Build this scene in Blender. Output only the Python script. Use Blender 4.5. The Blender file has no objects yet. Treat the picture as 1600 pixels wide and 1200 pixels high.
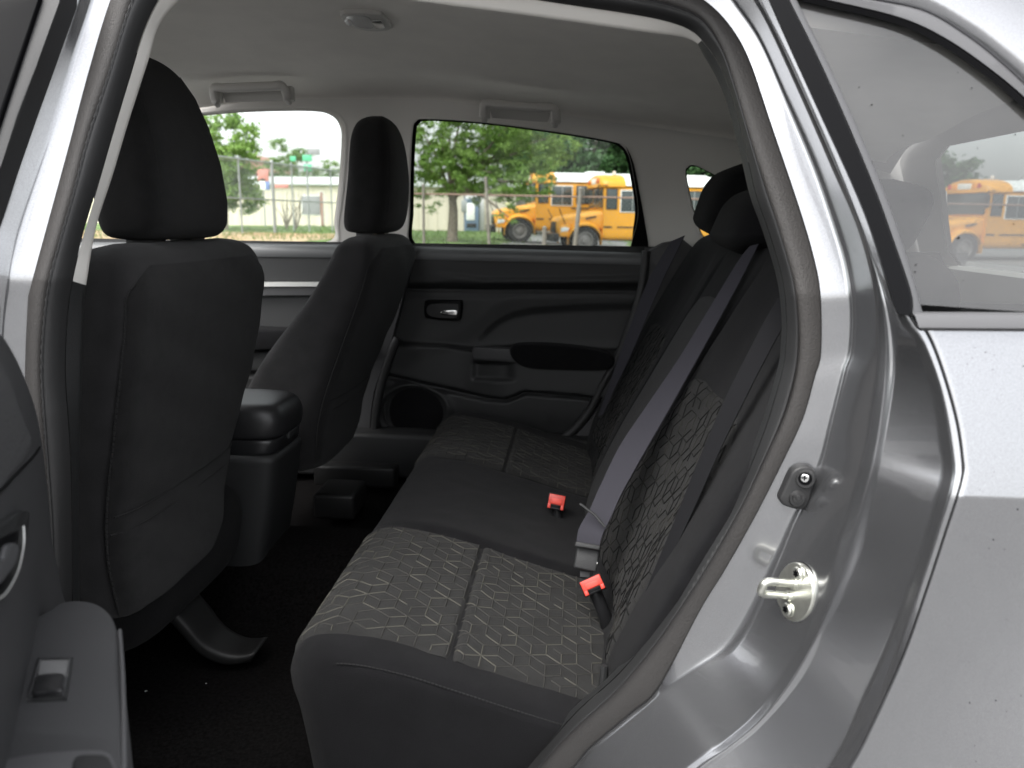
import bpy, math, random
import numpy as np
from mathutils import Vector, Matrix
from mathutils.geometry import tessellate_polygon

# ------------------------------------------------------------------ camera, world, light
SC = bpy.context.scene
COL = SC.collection
RAD = math.radians
F_PX, CX, CY = 1209.0, 800.0, 600.0            # focal length and centre of the 1600 x 1200 photograph
CAM = np.array([0.0, 0.0, 1.165])              # metres; X runs to the back of the car, Y across it, Z up


def camera_axes():
    d = np.array([900.0 - CX, CY - 344.0, F_PX])   # where lines straight across the car vanish
    roll = RAD(0.7)
    c, s = math.cos(roll), math.sin(roll)
    n = np.array([c * d[0] - s * d[1], s * d[0] + c * d[1], d[2]])
    n /= np.linalg.norm(n)
    p, t = math.asin(n[0]), math.atan2(n[1], n[2])
    f = np.array([-math.sin(p) * math.cos(t), math.cos(p) * math.cos(t), -math.sin(t)])
    r0 = np.array([math.cos(p), math.sin(p), 0.0])
    u0 = np.cross(r0, f)
    return c * r0 + s * u0, -s * r0 + c * u0, f


RIGHT, UP, FWD = camera_axes()
cam_data = bpy.data.cameras.new('camera')
cam_data.sensor_width = 36.0
cam_data.lens = 36.0 * F_PX / 1600.0
cam_data.clip_start = 0.02
cam_data.clip_end = 2000.0
cam_data.dof.use_dof = True
cam_data.dof.focus_distance = 1.25
cam_data.dof.aperture_fstop = 6.0
cam = bpy.data.objects.new('camera', cam_data)
COL.objects.link(cam)
M4 = Matrix(((RIGHT[0], UP[0], -FWD[0], CAM[0]), (RIGHT[1], UP[1], -FWD[1], CAM[1]),
             (RIGHT[2], UP[2], -FWD[2], CAM[2]), (0, 0, 0, 1)))
cam.matrix_world = M4
SC.camera = cam

SUN_EL, SUN_AZ = RAD(58), RAD(215)             # high overcast sun behind the camera, over the car's front
world = bpy.data.worlds.new('World')
SC.world = world
world.use_nodes = True
wn, wl = world.node_tree.nodes, world.node_tree.links
bg = wn['Background']
sky = wn.new('ShaderNodeTexSky')
sky.sky_type = 'NISHITA'
sky.sun_disc = False
sky.sun_elevation = SUN_EL
sky.sun_rotation = SUN_AZ
sky.dust_density = 4.0
sky.air_density = 1.0
hs = wn.new('ShaderNodeHueSaturation')
hs.inputs['Saturation'].default_value = 0.16
wl.new(sky.outputs[0], hs.inputs['Color'])
wl.new(hs.outputs[0], bg.inputs['Color'])
bg.inputs['Strength'].default_value = 0.15
sun_d = bpy.data.lights.new('sun', 'SUN')
sun_d.energy = 0.6
sun_d.angle = RAD(60)
sun_d.color = (1.0, 0.97, 0.92)
sun = bpy.data.objects.new('sun', sun_d)
COL.objects.link(sun)
sdir = Vector((math.sin(SUN_AZ) * math.cos(SUN_EL), math.cos(SUN_AZ) * math.cos(SUN_EL), math.sin(SUN_EL)))
sun.rotation_euler = sdir.to_track_quat('Z', 'Y').to_euler()
SC.view_settings.view_transform = 'Standard'
SC.view_settings.look = 'None'
SC.view_settings.gamma = 1.0
SC.view_settings.exposure = 2.0
SC.cycles.max_bounces = 10
SC.cycles.diffuse_bounces = 5
SC.cycles.glossy_bounces = 4
SC.cycles.transmission_bounces = 4
SC.cycles.transparent_max_bounces = 24
SC.cycles.caustics_reflective = False
SC.cycles.caustics_refractive = False
SC.cycles.sample_clamp_indirect = 6.0
SC.cycles.use_denoising = True

# ------------------------------------------------------------------ helpers: sight lines of the photograph's points


def ray(px, py):
    return (px - CX) * RIGHT + (CY - py) * UP + F_PX * FWD


def onY(px, py, Y):
    v = ray(px, py)
    return CAM + v * ((Y - CAM[1]) / v[1])


def onZ(px, py, Z):
    v = ray(px, py)
    return CAM + v * ((Z - CAM[2]) / v[2])


def onX(px, py, X):
    v = ray(px, py)
    return CAM + v * ((X - CAM[0]) / v[0])


def onplane(px, py, p0, n):
    v = ray(px, py)
    return CAM + v * (np.dot(np.array(p0) - CAM, n) / np.dot(v, n))


def onF(px, py, fn, it=6):
    Y = 0.8
    for _ in range(it):
        p = onY(px, py, Y)
        Y = fn(p)
    return onY(px, py, Y)


def proj(P):
    q = np.asarray(P, float) - CAM
    a, b, c = q @ RIGHT, q @ UP, q @ FWD
    return CX + F_PX * a / c, CY - F_PX * b / c


def sstep(a, b, x):
    t = np.clip((x - a) / (b - a), 0, 1)
    return t * t * (3 - 2 * t)


def catmull(pts, n=12, closed=False):
    P = [np.array(p, float) for p in pts]
    m = len(P)
    out = []
    rng = range(m) if closed else range(m - 1)
    for i in rng:
        if closed:
            a, b, c, d = P[(i - 1) % m], P[i], P[(i + 1) % m], P[(i + 2) % m]
        else:
            a, b, c, d = P[max(i - 1, 0)], P[i], P[i + 1], P[min(i + 2, m - 1)]
        for k in range(n):
            t = k / n
            out.append(0.5 * ((2 * b) + (-a + c) * t + (2 * a - 5 * b + 4 * c - d) * t * t + (-a + 3 * b - 3 * c + d) * t ** 3))
    if not closed:
        out.append(P[-1])
    return np.array(out)


def resample(pts, n):
    P = np.array(pts, float)
    s = np.r_[0, np.cumsum(np.linalg.norm(np.diff(P, axis=0), axis=1))]
    t = np.linspace(0, s[-1], n)
    return np.stack([np.interp(t, s, P[:, k]) for k in range(P.shape[1])], 1)


# ------------------------------------------------------------------ helpers: objects
CAR_LOC = np.array([0.0, 1.55, 0.0])


def empty(name, loc=(0, 0, 0), parent=None):
    o = bpy.data.objects.new(name, None)
    COL.objects.link(o)
    o.empty_display_size = 0.1
    if parent is not None:
        o.parent = parent
    o.location = loc
    return o


def tag(o, label=None, cat=None, group=None, kind=None):
    if label:
        o['label'] = label
    if cat:
        o['category'] = cat
    if group:
        o['group'] = group
    if kind:
        o['kind'] = kind
    return o


def root_shift(parent):
    s = Vector((0, 0, 0))
    while parent is not None:
        s += parent.location
        parent = parent.parent
    return s


def mesh(name, V, Fc, mt, parent=None, smooth=True, angle=None):
    """one mesh object; V in world metres; a parent's shift is taken off again"""
    me = bpy.data.meshes.new(name)
    me.from_pydata([tuple(map(float, v)) for v in V], [], [tuple(f) for f in Fc])
    me.validate()
    if smooth:
        me.polygons.foreach_set('use_smooth', [True] * len(me.polygons))
        if angle:
            me.set_sharp_from_angle(angle=RAD(angle))
    mts = mt if isinstance(mt, (list, tuple)) else [mt]
    for m in mts:
        me.materials.append(m)
    me.update()
    o = bpy.data.objects.new(name, me)
    COL.objects.link(o)
    if parent is not None:
        s = root_shift(parent)
        if s.length > 0:
            me.transform(Matrix.Translation(-s))
        o.parent = parent
    return o


def grid_faces(nr, nc, close_r=False, close_c=False, flip=False):
    Fc = []
    for i in range(nr if close_r else nr - 1):
        for j in range(nc if close_c else nc - 1):
            a, b = i * nc + j, i * nc + (j + 1) % nc
            c, d = ((i + 1) % nr) * nc + (j + 1) % nc, ((i + 1) % nr) * nc + j
            Fc.append((a, d, c, b) if flip else (a, b, c, d))
    return Fc


def loft(name, rows, mt, parent=None, close_r=False, close_c=False, flip=False, caps=False, angle=None, smooth=True):
    R_ = [np.array(r, float) for r in rows]
    nr, nc = len(R_), len(R_[0])
    V = list(np.concatenate(R_))
    Fc = grid_faces(nr, nc, close_r, close_c, flip)
    if caps:
        a = list(range(nc))
        b = list(range((nr - 1) * nc, nr * nc))
        Fc.append(tuple(a[::-1] if not flip else a))
        Fc.append(tuple(b if not flip else b[::-1]))
    return mesh(name, V, Fc, mt, parent, smooth, angle)


class MB:
    """collects several pieces of one part"""

    def __init__(s):
        s.V, s.F = [], []

    def add(s, V, Fc):
        k = len(s.V)
        s.V += [tuple(map(float, v)) for v in V]
        s.F += [tuple(i + k for i in f) for f in Fc]
        return s

    def box(s, c, h, M=None):
        c = np.array(c, float)
        P = np.array([(x, y, z) for x in (-1, 1) for y in (-1, 1) for z in (-1, 1)], float) * np.array(h, float)
        if M is not None:
            P = P @ np.array(M).T
        s.add(P + c, [(0, 1, 3, 2), (4, 6, 7, 5), (0, 4, 5, 1), (2, 3, 7, 6), (0, 2, 6, 4), (1, 5, 7, 3)])
        return s

    def bar(s, a, b, r, n=6, r2=None):
        a, b = np.array(a, float), np.array(b, float)
        d = b - a
        L = np.linalg.norm(d)
        if L < 1e-9:
            return s
        d /= L
        u = np.cross(d, (0, 0, 1) if abs(d[2]) < 0.9 else (1, 0, 0))
        u /= np.linalg.norm(u)
        w = np.cross(d, u)
        r2 = r if r2 is None else r2
        A = [a + r * (math.cos(t) * u + math.sin(t) * w) for t in np.linspace(0, 2 * math.pi, n, endpoint=False)]
        B = [b + r2 * (math.cos(t) * u + math.sin(t) * w) for t in np.linspace(0, 2 * math.pi, n, endpoint=False)]
        Fc = [(i, (i + 1) % n, n + (i + 1) % n, n + i) for i in range(n)]
        Fc += [tuple(range(n))[::-1], tuple(range(n, 2 * n))]
        s.add(A + B, Fc)
        return s

    def tube(s, path, r, n=8, closed=False):
        P = [np.array(p, float) for p in path]
        m = len(P)
        V, up = [], None
        for i in range(m):
            a = P[(i - 1) % m] if closed else P[max(i - 1, 0)]
            b = P[(i + 1) % m] if closed else P[min(i + 1, m - 1)]
            d = b - a
            d /= max(np.linalg.norm(d), 1e-9)
            if up is None:
                up = np.cross(d, (0, 0, 1) if abs(d[2]) < 0.9 else (1, 0, 0))
            u = up - d * np.dot(up, d)
            u /= max(np.linalg.norm(u), 1e-9)
            up = u
            w = np.cross(d, u)
            rr = r[i] if hasattr(r, '__len__') else r
            V += [P[i] + rr * (math.cos(t) * u + math.sin(t) * w) for t in np.linspace(0, 2 * math.pi, n, endpoint=False)]
        Fc = grid_faces(m, n, closed, True)
        if not closed:
            Fc += [tuple(range(n))[::-1], tuple(range((m - 1) * n, m * n))]
        s.add(V, Fc)
        return s

    def build(s, name, mt, parent=None, smooth=True, angle=40):
        return mesh(name, s.V, s.F, mt, parent, smooth, angle)


from mathutils import noise as _mn


def wob(P, scale, amp, seed=0.0):
    """soft unevenness of padding: every point moved along its own noise"""
    out = []
    for p in P:
        v = _mn.noise_vector(Vector((p[0] * scale + seed, p[1] * scale, p[2] * scale)))
        w2 = _mn.noise_vector(Vector((p[0] * scale * 3 + seed, p[1] * scale * 3, p[2] * scale * 3)))
        out.append((p[0] + amp * (v[0] + .35 * w2[0]), p[1] + amp * (v[1] + .35 * w2[1]) * .6, p[2] + amp * (v[2] + .35 * w2[2])))
    return np.array(out)


def superring(c, ax, ay, hx, hy, p, n):
    """ring of a rounded rectangle with centre c, axes ax / ay, half sizes, squareness p"""
    t = np.linspace(0, 2 * math.pi, n, endpoint=False) + math.pi / n
    ct, st = np.cos(t), np.sin(t)
    x = np.sign(ct) * np.abs(ct) ** (2 / p) * hx
    y = np.sign(st) * np.abs(st) ** (2 / p) * hy
    return np.array(c)[None, :] + x[:, None] * np.array(ax)[None, :] + y[:, None] * np.array(ay)[None, :]


def pillow(name, secs, mt, parent, p=4.0, n=40, ax=(1, 0, 0), ay=(0, 1, 0)):
    """loft of rounded rectangles, closed by shrinking ends; secs: (x, y, z, hx, hy)"""
    secs = np.array(secs, float)
    S = catmull(secs, 5)
    rows = [superring(s[:3], ax, ay, max(s[3], 1e-4), max(s[4], 1e-4), p, n) for s in S]
    return loft(name, rows, mt, parent, close_c=True, caps=True, angle=60)


def rbox(name, c, h, r, mt, parent, M=None, seg=3):
    """box with rounded edges"""
    import bmesh
    bm = bmesh.new()
    bmesh.ops.create_cube(bm, size=2.0)
    for v in bm.verts:
        v.co = Vector((v.co.x * h[0], v.co.y * h[1], v.co.z * h[2]))
    bmesh.ops.bevel(bm, geom=list(bm.edges), offset=r, segments=seg, profile=0.5, affect='EDGES', clamp_overlap=True)
    V = np.array([v.co[:] for v in bm.verts])
    bm.verts.index_update()
    Fc = [[v.index for v in f.verts] for f in bm.faces]
    bm.free()
    if M is not None:
        V = V @ np.array(M).T
    return mesh(name, V + np.array(c), Fc, mt, parent, True, 35)


def poly_faces(loops):
    """triangles of a polygon with holes; loops are lists of 2-D points"""
    tris = tessellate_polygon([[Vector((p[0], p[1], 0)) for p in lp] for lp in loops])
    return [tuple(t) for t in tris]


def prism(name, pts3, depth, mt, parent, angle=35, bevel=0.0):
    """outline of 3-D points pushed back along depth (vector), front edge rounded by bevel"""
    P = np.array(pts3, float)
    c = P.mean(0)
    d = np.array(depth, float)
    n = len(P)
    rows = [P + d]
    if bevel > 0:
        du = d / np.linalg.norm(d)
        q = P - c
        ln = np.linalg.norm(q, axis=1, keepdims=True)
        for a in (0.0, 0.35, 0.7, 1.0):
            k = bevel * (1 - math.sin(a * math.pi / 2))
            ins = bevel * (1 - math.cos(a * math.pi / 2))
            rows.append(P - q / ln * ins + du * k)
    else:
        rows.append(P)
    V = np.concatenate(rows)
    Fc = grid_faces(len(rows), n, False, True)
    # cap
    nrm = np.abs(np.cross(P[1] - P[0], P[n // 2] - P[0]))
    k = int(np.argmax(np.abs(d)))
    keep = [i for i in range(3) if i != k]
    off = (len(rows) - 1) * n
    top = rows[-1]
    Fc += [tuple(i + off for i in t) for t in poly_faces([top[:, keep]])]
    return mesh(name, V, Fc, mt, parent, True, angle)


def ribbon(name, L, R_, thick, mt, parent, n=40):
    """flat band between two edge curves (3-D), with thickness"""
    L, R_ = resample(catmull(L, 8), n), resample(catmull(R_, 8), n)
    T = np.gradient((L + R_) / 2, axis=0)
    nrm = np.cross(R_ - L, T)
    nrm /= np.linalg.norm(nrm, axis=1, keepdims=True)
    h = nrm * thick / 2
    rows = [np.stack([L[i] + h[i], (L[i] * .5 + R_[i] * .5) + h[i] * 1.3, R_[i] + h[i], R_[i] - h[i], L[i] - h[i]]) for i in range(n)]
    return loft(name, rows, mt, parent, close_c=True, caps=True, angle=50)


# ------------------------------------------------------------------ materials


def mat(name, color, rough=0.5, metal=0.0, bump=None, var=None, coat=0.0, coat_rough=0.03, sheen=0.0, spec=0.5, aniso=None):
    """principled material; bump = (noise scale, strength, distance), var = (noise scale, amount)"""
    m = bpy.data.materials.new(name)
    m.use_nodes = True
    n, l = m.node_tree.nodes, m.node_tree.links
    b = n['Principled BSDF']
    b.inputs['Base Color'].default_value = (*color, 1)
    b.inputs['Roughness'].default_value = rough
    b.inputs['Metallic'].default_value = metal
    b.inputs['Coat Weight'].default_value = coat
    b.inputs['Coat Roughness'].default_value = coat_rough
    b.inputs['Sheen Weight'].default_value = sheen
    b.inputs['Sheen Roughness'].default_value = 0.4
    b.inputs['Specular IOR Level'].default_value = spec
    tc = n.new('ShaderNodeTexCoord')
    if bump:
        t = n.new('ShaderNodeTexNoise')
        t.inputs['Scale'].default_value = bump[0]
        t.inputs['Detail'].default_value = 3
        bp = n.new('ShaderNodeBump')
        bp.inputs['Strength'].default_value = bump[1]
        bp.inputs['Distance'].default_value = bump[2]
        l.new(tc.outputs['Object'], t.inputs['Vector'])
        l.new(t.outputs['Fac'], bp.inputs['Height'])
        l.new(bp.outputs[0], b.inputs['Normal'])
    if var:
        t2 = n.new('ShaderNodeTexNoise')
        t2.inputs['Scale'].default_value = var[0]
        t2.inputs['Detail'].default_value = 4
        rp = n.new('ShaderNodeMapRange')
        rp.inputs['From Min'].default_value = 0.3
        rp.inputs['From Max'].default_value = 0.7
        rp.inputs['To Min'].default_value = 1 - var[1]
        rp.inputs['To Max'].default_value = 1 + var[1]
        mx = n.new('ShaderNodeVectorMath')
        mx.operation = 'SCALE'
        mx.inputs[0].default_value = color
        l.new(tc.outputs['Object'], t2.inputs['Vector'])
        l.new(t2.outputs['Fac'], rp.inputs['Value'])
        l.new(rp.outputs[0], mx.inputs['Scale'])
        l.new(mx.outputs[0], b.inputs['Base Color'])
    return m


def glass(name, tint, refl=0.06, rough=0.0, sky_haze=0.0):
    m = bpy.data.materials.new(name)
    m.use_nodes = True
    n, l = m.node_tree.nodes, m.node_tree.links
    n.remove(n['Principled BSDF'])
    out = n['Material Output']
    tr = n.new('ShaderNodeBsdfTransparent')
    tr.inputs['Color'].default_value = (*tint, 1)
    gl = n.new('ShaderNodeBsdfGlossy')
    gl.inputs['Roughness'].default_value = rough
    gl.inputs['Color'].default_value = (1, 1, 1, 1)
    fr = n.new('ShaderNodeLayerWeight')
    fr.inputs['Blend'].default_value = 0.5
    pw = n.new('ShaderNodeMath')
    pw.operation = 'POWER'
    pw.inputs[1].default_value = 5.0
    l.new(fr.outputs['Facing'], pw.inputs[0])
    ad = n.new('ShaderNodeMath')
    ad.operation = 'ADD'
    ad.use_clamp = True
    ad.inputs[1].default_value = refl
    l.new(pw.outputs[0], ad.inputs[0])
    mx = n.new('ShaderNodeMixShader')
    l.new(ad.outputs[0], mx.inputs[0])
    l.new(tr.outputs[0], mx.inputs[1])
    l.new(gl.outputs[0], mx.inputs[2])
    last = mx
    if sky_haze > 0:  # pale diffuse veil standing in for reflected sky haze
        tc = n.new('ShaderNodeTexCoord')
        nz = n.new('ShaderNodeTexNoise')
        nz.inputs['Scale'].default_value = 9
        nz.inputs['Detail'].default_value = 5
        mp = n.new('ShaderNodeMapRange')
        mp.inputs['From Min'].default_value = 0.35
        mp.inputs['From Max'].default_value = 0.75
        mp.inputs['To Min'].default_value = sky_haze * 0.6
        mp.inputs['To Max'].default_value = sky_haze * 1.4
        l.new(tc.outputs['Object'], nz.inputs['Vector'])
        l.new(nz.outputs['Fac'], mp.inputs['Value'])
        df = n.new('ShaderNodeBsdfDiffuse')
        df.inputs['Color'].default_value = (0.42, 0.41, 0.40, 1)
        m2 = n.new('ShaderNodeMixShader')
        l.new(mp.outputs[0], m2.inputs[0])
        l.new(last.outputs[0], m2.inputs[1])
        l.new(df.outputs[0], m2.inputs[2])
        last = m2
    l.new(last.outputs[0], out.inputs['Surface'])
    return m


M = {}
M['paint'] = mat('grey_metallic_paint', (0.275, 0.278, 0.288), 0.23, 0.88, bump=(900, 0.05, 0.0004), var=(700, 0.10), coat=1.0, coat_rough=0.04)
M['rubber'] = mat('seal_rubber', (0.016, 0.016, 0.0165), 0.55, bump=(500, 0.25, 0.0006))
M['rubber_pad'] = mat('seal_flange_rubber', (0.046, 0.0435, 0.042), 0.6, bump=(420, 0.6, 0.0012), spec=0.3)
M['black_gloss'] = mat('black_trim', (0.0035, 0.0035, 0.004), 0.35, spec=0.07)
M['grey_rubber'] = mat('grey_window_rubber', (0.075, 0.075, 0.078), 0.5, bump=(200, 0.2, 0.0006))
M['beige'] = mat('headliner_cloth', (0.76, 0.73, 0.685), 0.95, bump=(900, 0.35, 0.0008), var=(14, 0.03), sheen=0.1)
M['beige_plastic'] = mat('pillar_plastic', (0.68, 0.66, 0.625), 0.6, bump=(700, 0.2, 0.0005))
M['cloth'] = mat('seat_cloth', (0.0078, 0.0078, 0.0086), 0.95, bump=(1400, 0.9, 0.0016), var=(40, 0.15), sheen=0.03, spec=0.12)
M['cloth_side'] = mat('seat_side_cloth', (0.012, 0.0118, 0.0126), 0.9, bump=(1200, 0.8, 0.0016), var=(25, 0.12), sheen=0.05, spec=0.15)
M['cloth_insert'] = mat('seat_insert_cloth', (0.0195, 0.0193, 0.0188), 0.9, bump=(1200, 0.8, 0.0014), var=(30, 0.18), sheen=0.04, spec=0.2)
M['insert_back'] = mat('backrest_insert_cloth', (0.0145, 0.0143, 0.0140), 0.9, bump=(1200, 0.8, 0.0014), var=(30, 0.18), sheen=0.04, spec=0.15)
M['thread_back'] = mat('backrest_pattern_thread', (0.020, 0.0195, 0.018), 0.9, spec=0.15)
M['thread'] = mat('pattern_thread', (0.052, 0.050, 0.043), 0.85, spec=0.2)
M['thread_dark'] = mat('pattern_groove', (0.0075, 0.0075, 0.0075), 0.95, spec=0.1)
M['stitch'] = mat('stitching', (0.008, 0.008, 0.008), 0.9)
M['plastic'] = mat('dark_plastic', (0.019, 0.0195, 0.020), 0.5, bump=(650, 0.6, 0.0012), spec=0.4)
M['plastic_soft'] = mat('soft_grey_plastic', (0.040, 0.040, 0.042), 0.58, bump=(800, 0.5, 0.0009))
M['plastic_black'] = mat('smooth_black_plastic', (0.013, 0.013, 0.014), 0.35)
M['leather'] = mat('console_lid_vinyl', (0.016, 0.016, 0.017), 0.42, bump=(350, 0.2, 0.0008))
M['carpet'] = mat('floor_carpet', (0.008, 0.0075, 0.0075), 1.0, bump=(700, 1.0, 0.006), var=(160, 0.5), spec=0.02)
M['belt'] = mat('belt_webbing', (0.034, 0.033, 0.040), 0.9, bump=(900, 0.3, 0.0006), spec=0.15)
M['belt_shaded'] = mat('shaded_belt_webbing', (0.0095, 0.0095, 0.0105), 0.95, bump=(900, 0.3, 0.0006), spec=0.08)  # same webbing as the other belts, with shade put into the colour
M['red'] = mat('red_button', (0.50, 0.038, 0.022), 0.4, bump=(300, 0.2, 0.0005))
M['cloth_front'] = mat('front_seat_back_cloth', (0.0125, 0.0122, 0.0125), 0.95, bump=(1300, 1.0, 0.0020), var=(45, 0.2), sheen=0.08, spec=0.15)
M['cloth_shell'] = mat('front_seat_side_cloth', (0.021, 0.0205, 0.0212), 0.95, bump=(1300, 0.9, 0.0018), var=(25, 0.15), sheen=0.1, spec=0.15)
M['bracket'] = mat('matt_black_bracket', (0.010, 0.010, 0.010), 0.5, spec=0.3)
M['chrome'] = mat('chrome', (0.75, 0.75, 0.74), 0.18, 1.0)
M['zinc'] = mat('zinc_plated_steel', (0.62, 0.625, 0.57), 0.30, 0.92, bump=(90, 0.2, 0.0008), var=(60, 0.15))
M['satin'] = mat('satin_silver_trim', (0.62, 0.62, 0.60), 0.35, 0.3)
M['lens'] = mat('lamp_lens', (0.45, 0.45, 0.45), 0.2)
M['glass_clear'] = glass('clear_glass', (0.86, 0.90, 0.87), 0.05)
M['glass_tint'] = glass('tinted_glass', (0.56, 0.59, 0.57), 0.045)
M['glass_quarter'] = glass('hazy_tinted_glass', (0.42, 0.43, 0.43), 0.065, 0.0, 0.065)  # overcast sky's grey reflection is painted on as a diffuse veil

M['grain'] = mat('coarse_grained_plastic', (0.060, 0.060, 0.062), 0.6, bump=(380, 1.0, 0.0022))
M['satin_grey'] = mat('light_grey_plastic', (0.16, 0.16, 0.16), 0.5)
M['amber2'] = mat('pale_lamp_face', (0.85, 0.80, 0.45), 0.4)
# ------------------------------------------------------------------ the car: body around the open rear door
car = empty('car', CAR_LOC)
tag(car, 'grey metallic car seen through its open rear door, black cloth seats inside', 'car')


def tumble(z):
    """how far the body side leans inward above the belt line and below it"""
    if z > 1.09:
        return 0.28 * (z - 1.09)
    if z > 0.925:
        return 0.27 * (z - 1.09)
    return -0.0446 + 0.07 * (0.925 - z)


def lean(base, w):
    def fn(p):
        t = tumble(p[2])
        return base + (t if p[2] > 1.09 else t * w)
    return fn


CEN = (620.0, 560.0)
LOOP = {}
LOOP['A'] = ((.878, .878, .1), [(850, 0), (1047, 33), (1108, 74), (1143, 144), (1169, 245), (1183, 305), (1202, 359), (1224, 435), (1231, 500), (1229, 550), (1224, 582), (1202, 658), (1175, 729), (1142, 805), (1099, 886), (1056, 945), (975, 1048), (904, 1113), (850, 1173), (790, 1235), (680, 1300), (450, 1330), (250, 1330), (150, 1290), (115, 1150), (110, 1000), (109, 850), (107, 737), (103, 662), (98, 587), (100, 512), (107, 449), (124, 375), (146, 300), (172, 210), (199, 120), (221, 49), (244, 0), (275, -40), (330, -68), (420, -75), (600, -40)])
LOOP['B'] = ((.866, .866, .1), [(850, -38), (1000, -5), (1060, 10), (1100, 32), (1127, 78), (1146, 142), (1173, 229), (1205, 321), (1228, 399), (1242, 458), (1246, 550), (1229, 631), (1197, 702), (1153, 788), (1097, 880), (1029, 990), (958, 1075), (893, 1135), (861, 1168), (780, 1260), (650, 1335), (450, 1365), (250, 1360), (130, 1325), (90, 1100), (85, 900), (81, 812), (71, 700), (64, 587), (67, 512), (77, 437), (94, 375), (115, 300), (138, 210), (168, 120), (190, 49), (206, 0), (240, -70), (310, -108), (420, -112), (600, -82)])
LOOP['C'] = ((.868, .868, .1), [(750, -110), (950, -70), (1050, -30), (1099, 0), (1137, 37), (1169, 92), (1205, 197), (1247, 321), (1270, 399), (1281, 458), (1282, 550), (1272, 590), (1254, 653), (1224, 718), (1180, 805), (1132, 890), (1095, 950), (1029, 1072), (985, 1113), (920, 1168), (893, 1200), (800, 1290), (650, 1370), (450, 1400), (250, 1400), (110, 1350), (60, 1150), (42, 900), (40, 700), (41, 569), (45, 475), (49, 450), (80, 335), (110, 225), (140, 112), (174, 0), (215, -100), (300, -150), (500, -155)])
LOOP['D'] = ((.862, .862, .1), [(700, -165), (900, -125), (1040, -85), (1110, -48), (1146, 0), (1187, 60), (1228, 151), (1274, 257), (1306, 348), (1325, 412), (1334, 481), (1331, 550), (1322, 576), (1301, 657), (1281, 733), (1240, 815), (1211, 879), (1150, 995), (1083, 1046), (1033, 1083), (990, 1120), (928, 1173), (902, 1204), (830, 1300), (660, 1400), (450, 1440), (240, 1435), (85, 1370), (20, 1180), (0, 900), (0, 650), (3, 520), (12, 450), (24, 390), (83, 200), (144, 0), (185, -110), (290, -195), (500, -200)])
LOOP['E'] = ((.795, .848, .3), [(700, -205), (900, -160), (1060, -110), (1140, -58), (1178, 0), (1205, 50), (1251, 151), (1297, 257), (1338, 353), (1363, 440), (1371, 504), (1370, 576), (1357, 675), (1333, 774), (1310, 850), (1281, 943), (1246, 1019), (1187, 1107), (1129, 1159), (1100, 1177), (1030, 1230), (900, 1320), (700, 1430), (450, 1475), (230, 1475), (70, 1410), (0, 1200), (-18, 900), (-22, 650), (-22, 520), (-10, 395), (7, 322), (65, 160), (124, 0), (155, -110), (250, -215), (480, -235)])
LOOP['F'] = ((.785, .838, .5), [(700, -220), (900, -175), (1075, -120), (1155, -60), (1188, 0), (1224, 72), (1262, 155), (1309, 262), (1346, 353), (1376, 440), (1392, 504), (1398, 560), (1395, 605), (1380, 692), (1357, 809), (1339, 885), (1292, 978), (1252, 1060), (1193, 1130), (1135, 1177), (1070, 1225), (930, 1330), (720, 1465), (450, 1510), (220, 1510), (50, 1440), (-40, 1220), (-58, 900), (-58, 600), (-52, 480), (-40, 385), (0, 262), (47, 130), (94, 0), (130, -120), (235, -235), (470, -258)])
LOOP['G'] = ((.748, .828, .9), [(700, -235), (900, -192), (1090, -138), (1170, -65), (1201, 0), (1237, 82), (1283, 183), (1329, 284), (1357, 353), (1384, 440), (1398, 482), (1409, 508), (1430, 535), (1456, 605), (1470, 692), (1473, 739), (1456, 803), (1427, 897), (1392, 996), (1351, 1089), (1298, 1200), (1200, 1330), (1050, 1430), (800, 1520), (450, 1560), (200, 1550), (20, 1480), (-60, 1240), (-80, 900), (-80, 600), (-75, 500), (-60, 385), (-20, 262), (28, 130), (74, 0), (105, -130), (220, -250), (460, -275)])
LOOP['H'] = ((.737, .826, 1.0), [(700, -245), (900, -202), (1098, -148), (1180, -70), (1212, 0), (1248, 82), (1294, 183), (1340, 284), (1368, 353), (1395, 440), (1412, 478), (1444, 517), (1467, 570), (1491, 652), (1501, 715), (1500, 752), (1473, 838), (1444, 926), (1409, 1025), (1362, 1130), (1325, 1200), (1235, 1330), (1065, 1455), (800, 1545), (450, 1590), (190, 1575), (0, 1490), (-75, 1245), (-92, 900), (-92, 600), (-86, 500), (-70, 385), (-30, 262), (20, 130), (68, 0), (98, -133), (214, -257), (456, -282)])


def radial(pts):
    d = catmull(pts, 10, True)
    th = np.arctan2(d[:, 1] - CEN[1], d[:, 0] - CEN[0])
    r = np.hypot(d[:, 0] - CEN[0], d[:, 1] - CEN[1])
    k = np.argsort(th)
    return th[k], r[k]


RADL = {k: radial(v[1]) for k, v in LOOP.items()}


def loop_px(k, th):
    t, r = RADL[k]
    rr = np.interp(th, t, r, period=2 * math.pi)
    return np.stack([CEN[0] + rr * np.cos(th), CEN[1] + rr * np.sin(th)], 1)


# angles spread evenly along the seal
_th = np.linspace(-math.pi, math.pi, 4001)[:-1]
_p = loop_px('A', _th)
_s = np.r_[0, np.cumsum(np.linalg.norm(np.diff(_p, axis=0), axis=1))]


def thetas(n):
    return np.interp(np.linspace(0, _s[-1], n, endpoint=False), _s, _th)


def loop3(k, th, off=0.0, base=None):
    (br, bl, w), _ = LOOP[k]
    px = loop_px(k, th)
    out = []
    for x, y in px:
        f = sstep(350, 900, x)
        b = (bl * (1 - f) + br * f) if base is None else base
        b += {'E': .012, 'F': .016, 'G': .014}.get(k, 0) * sstep(900, 1130, y) * f
        out.append(onF(x, y, lean(b + off, w), 5))
    return np.array(out)


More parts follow.
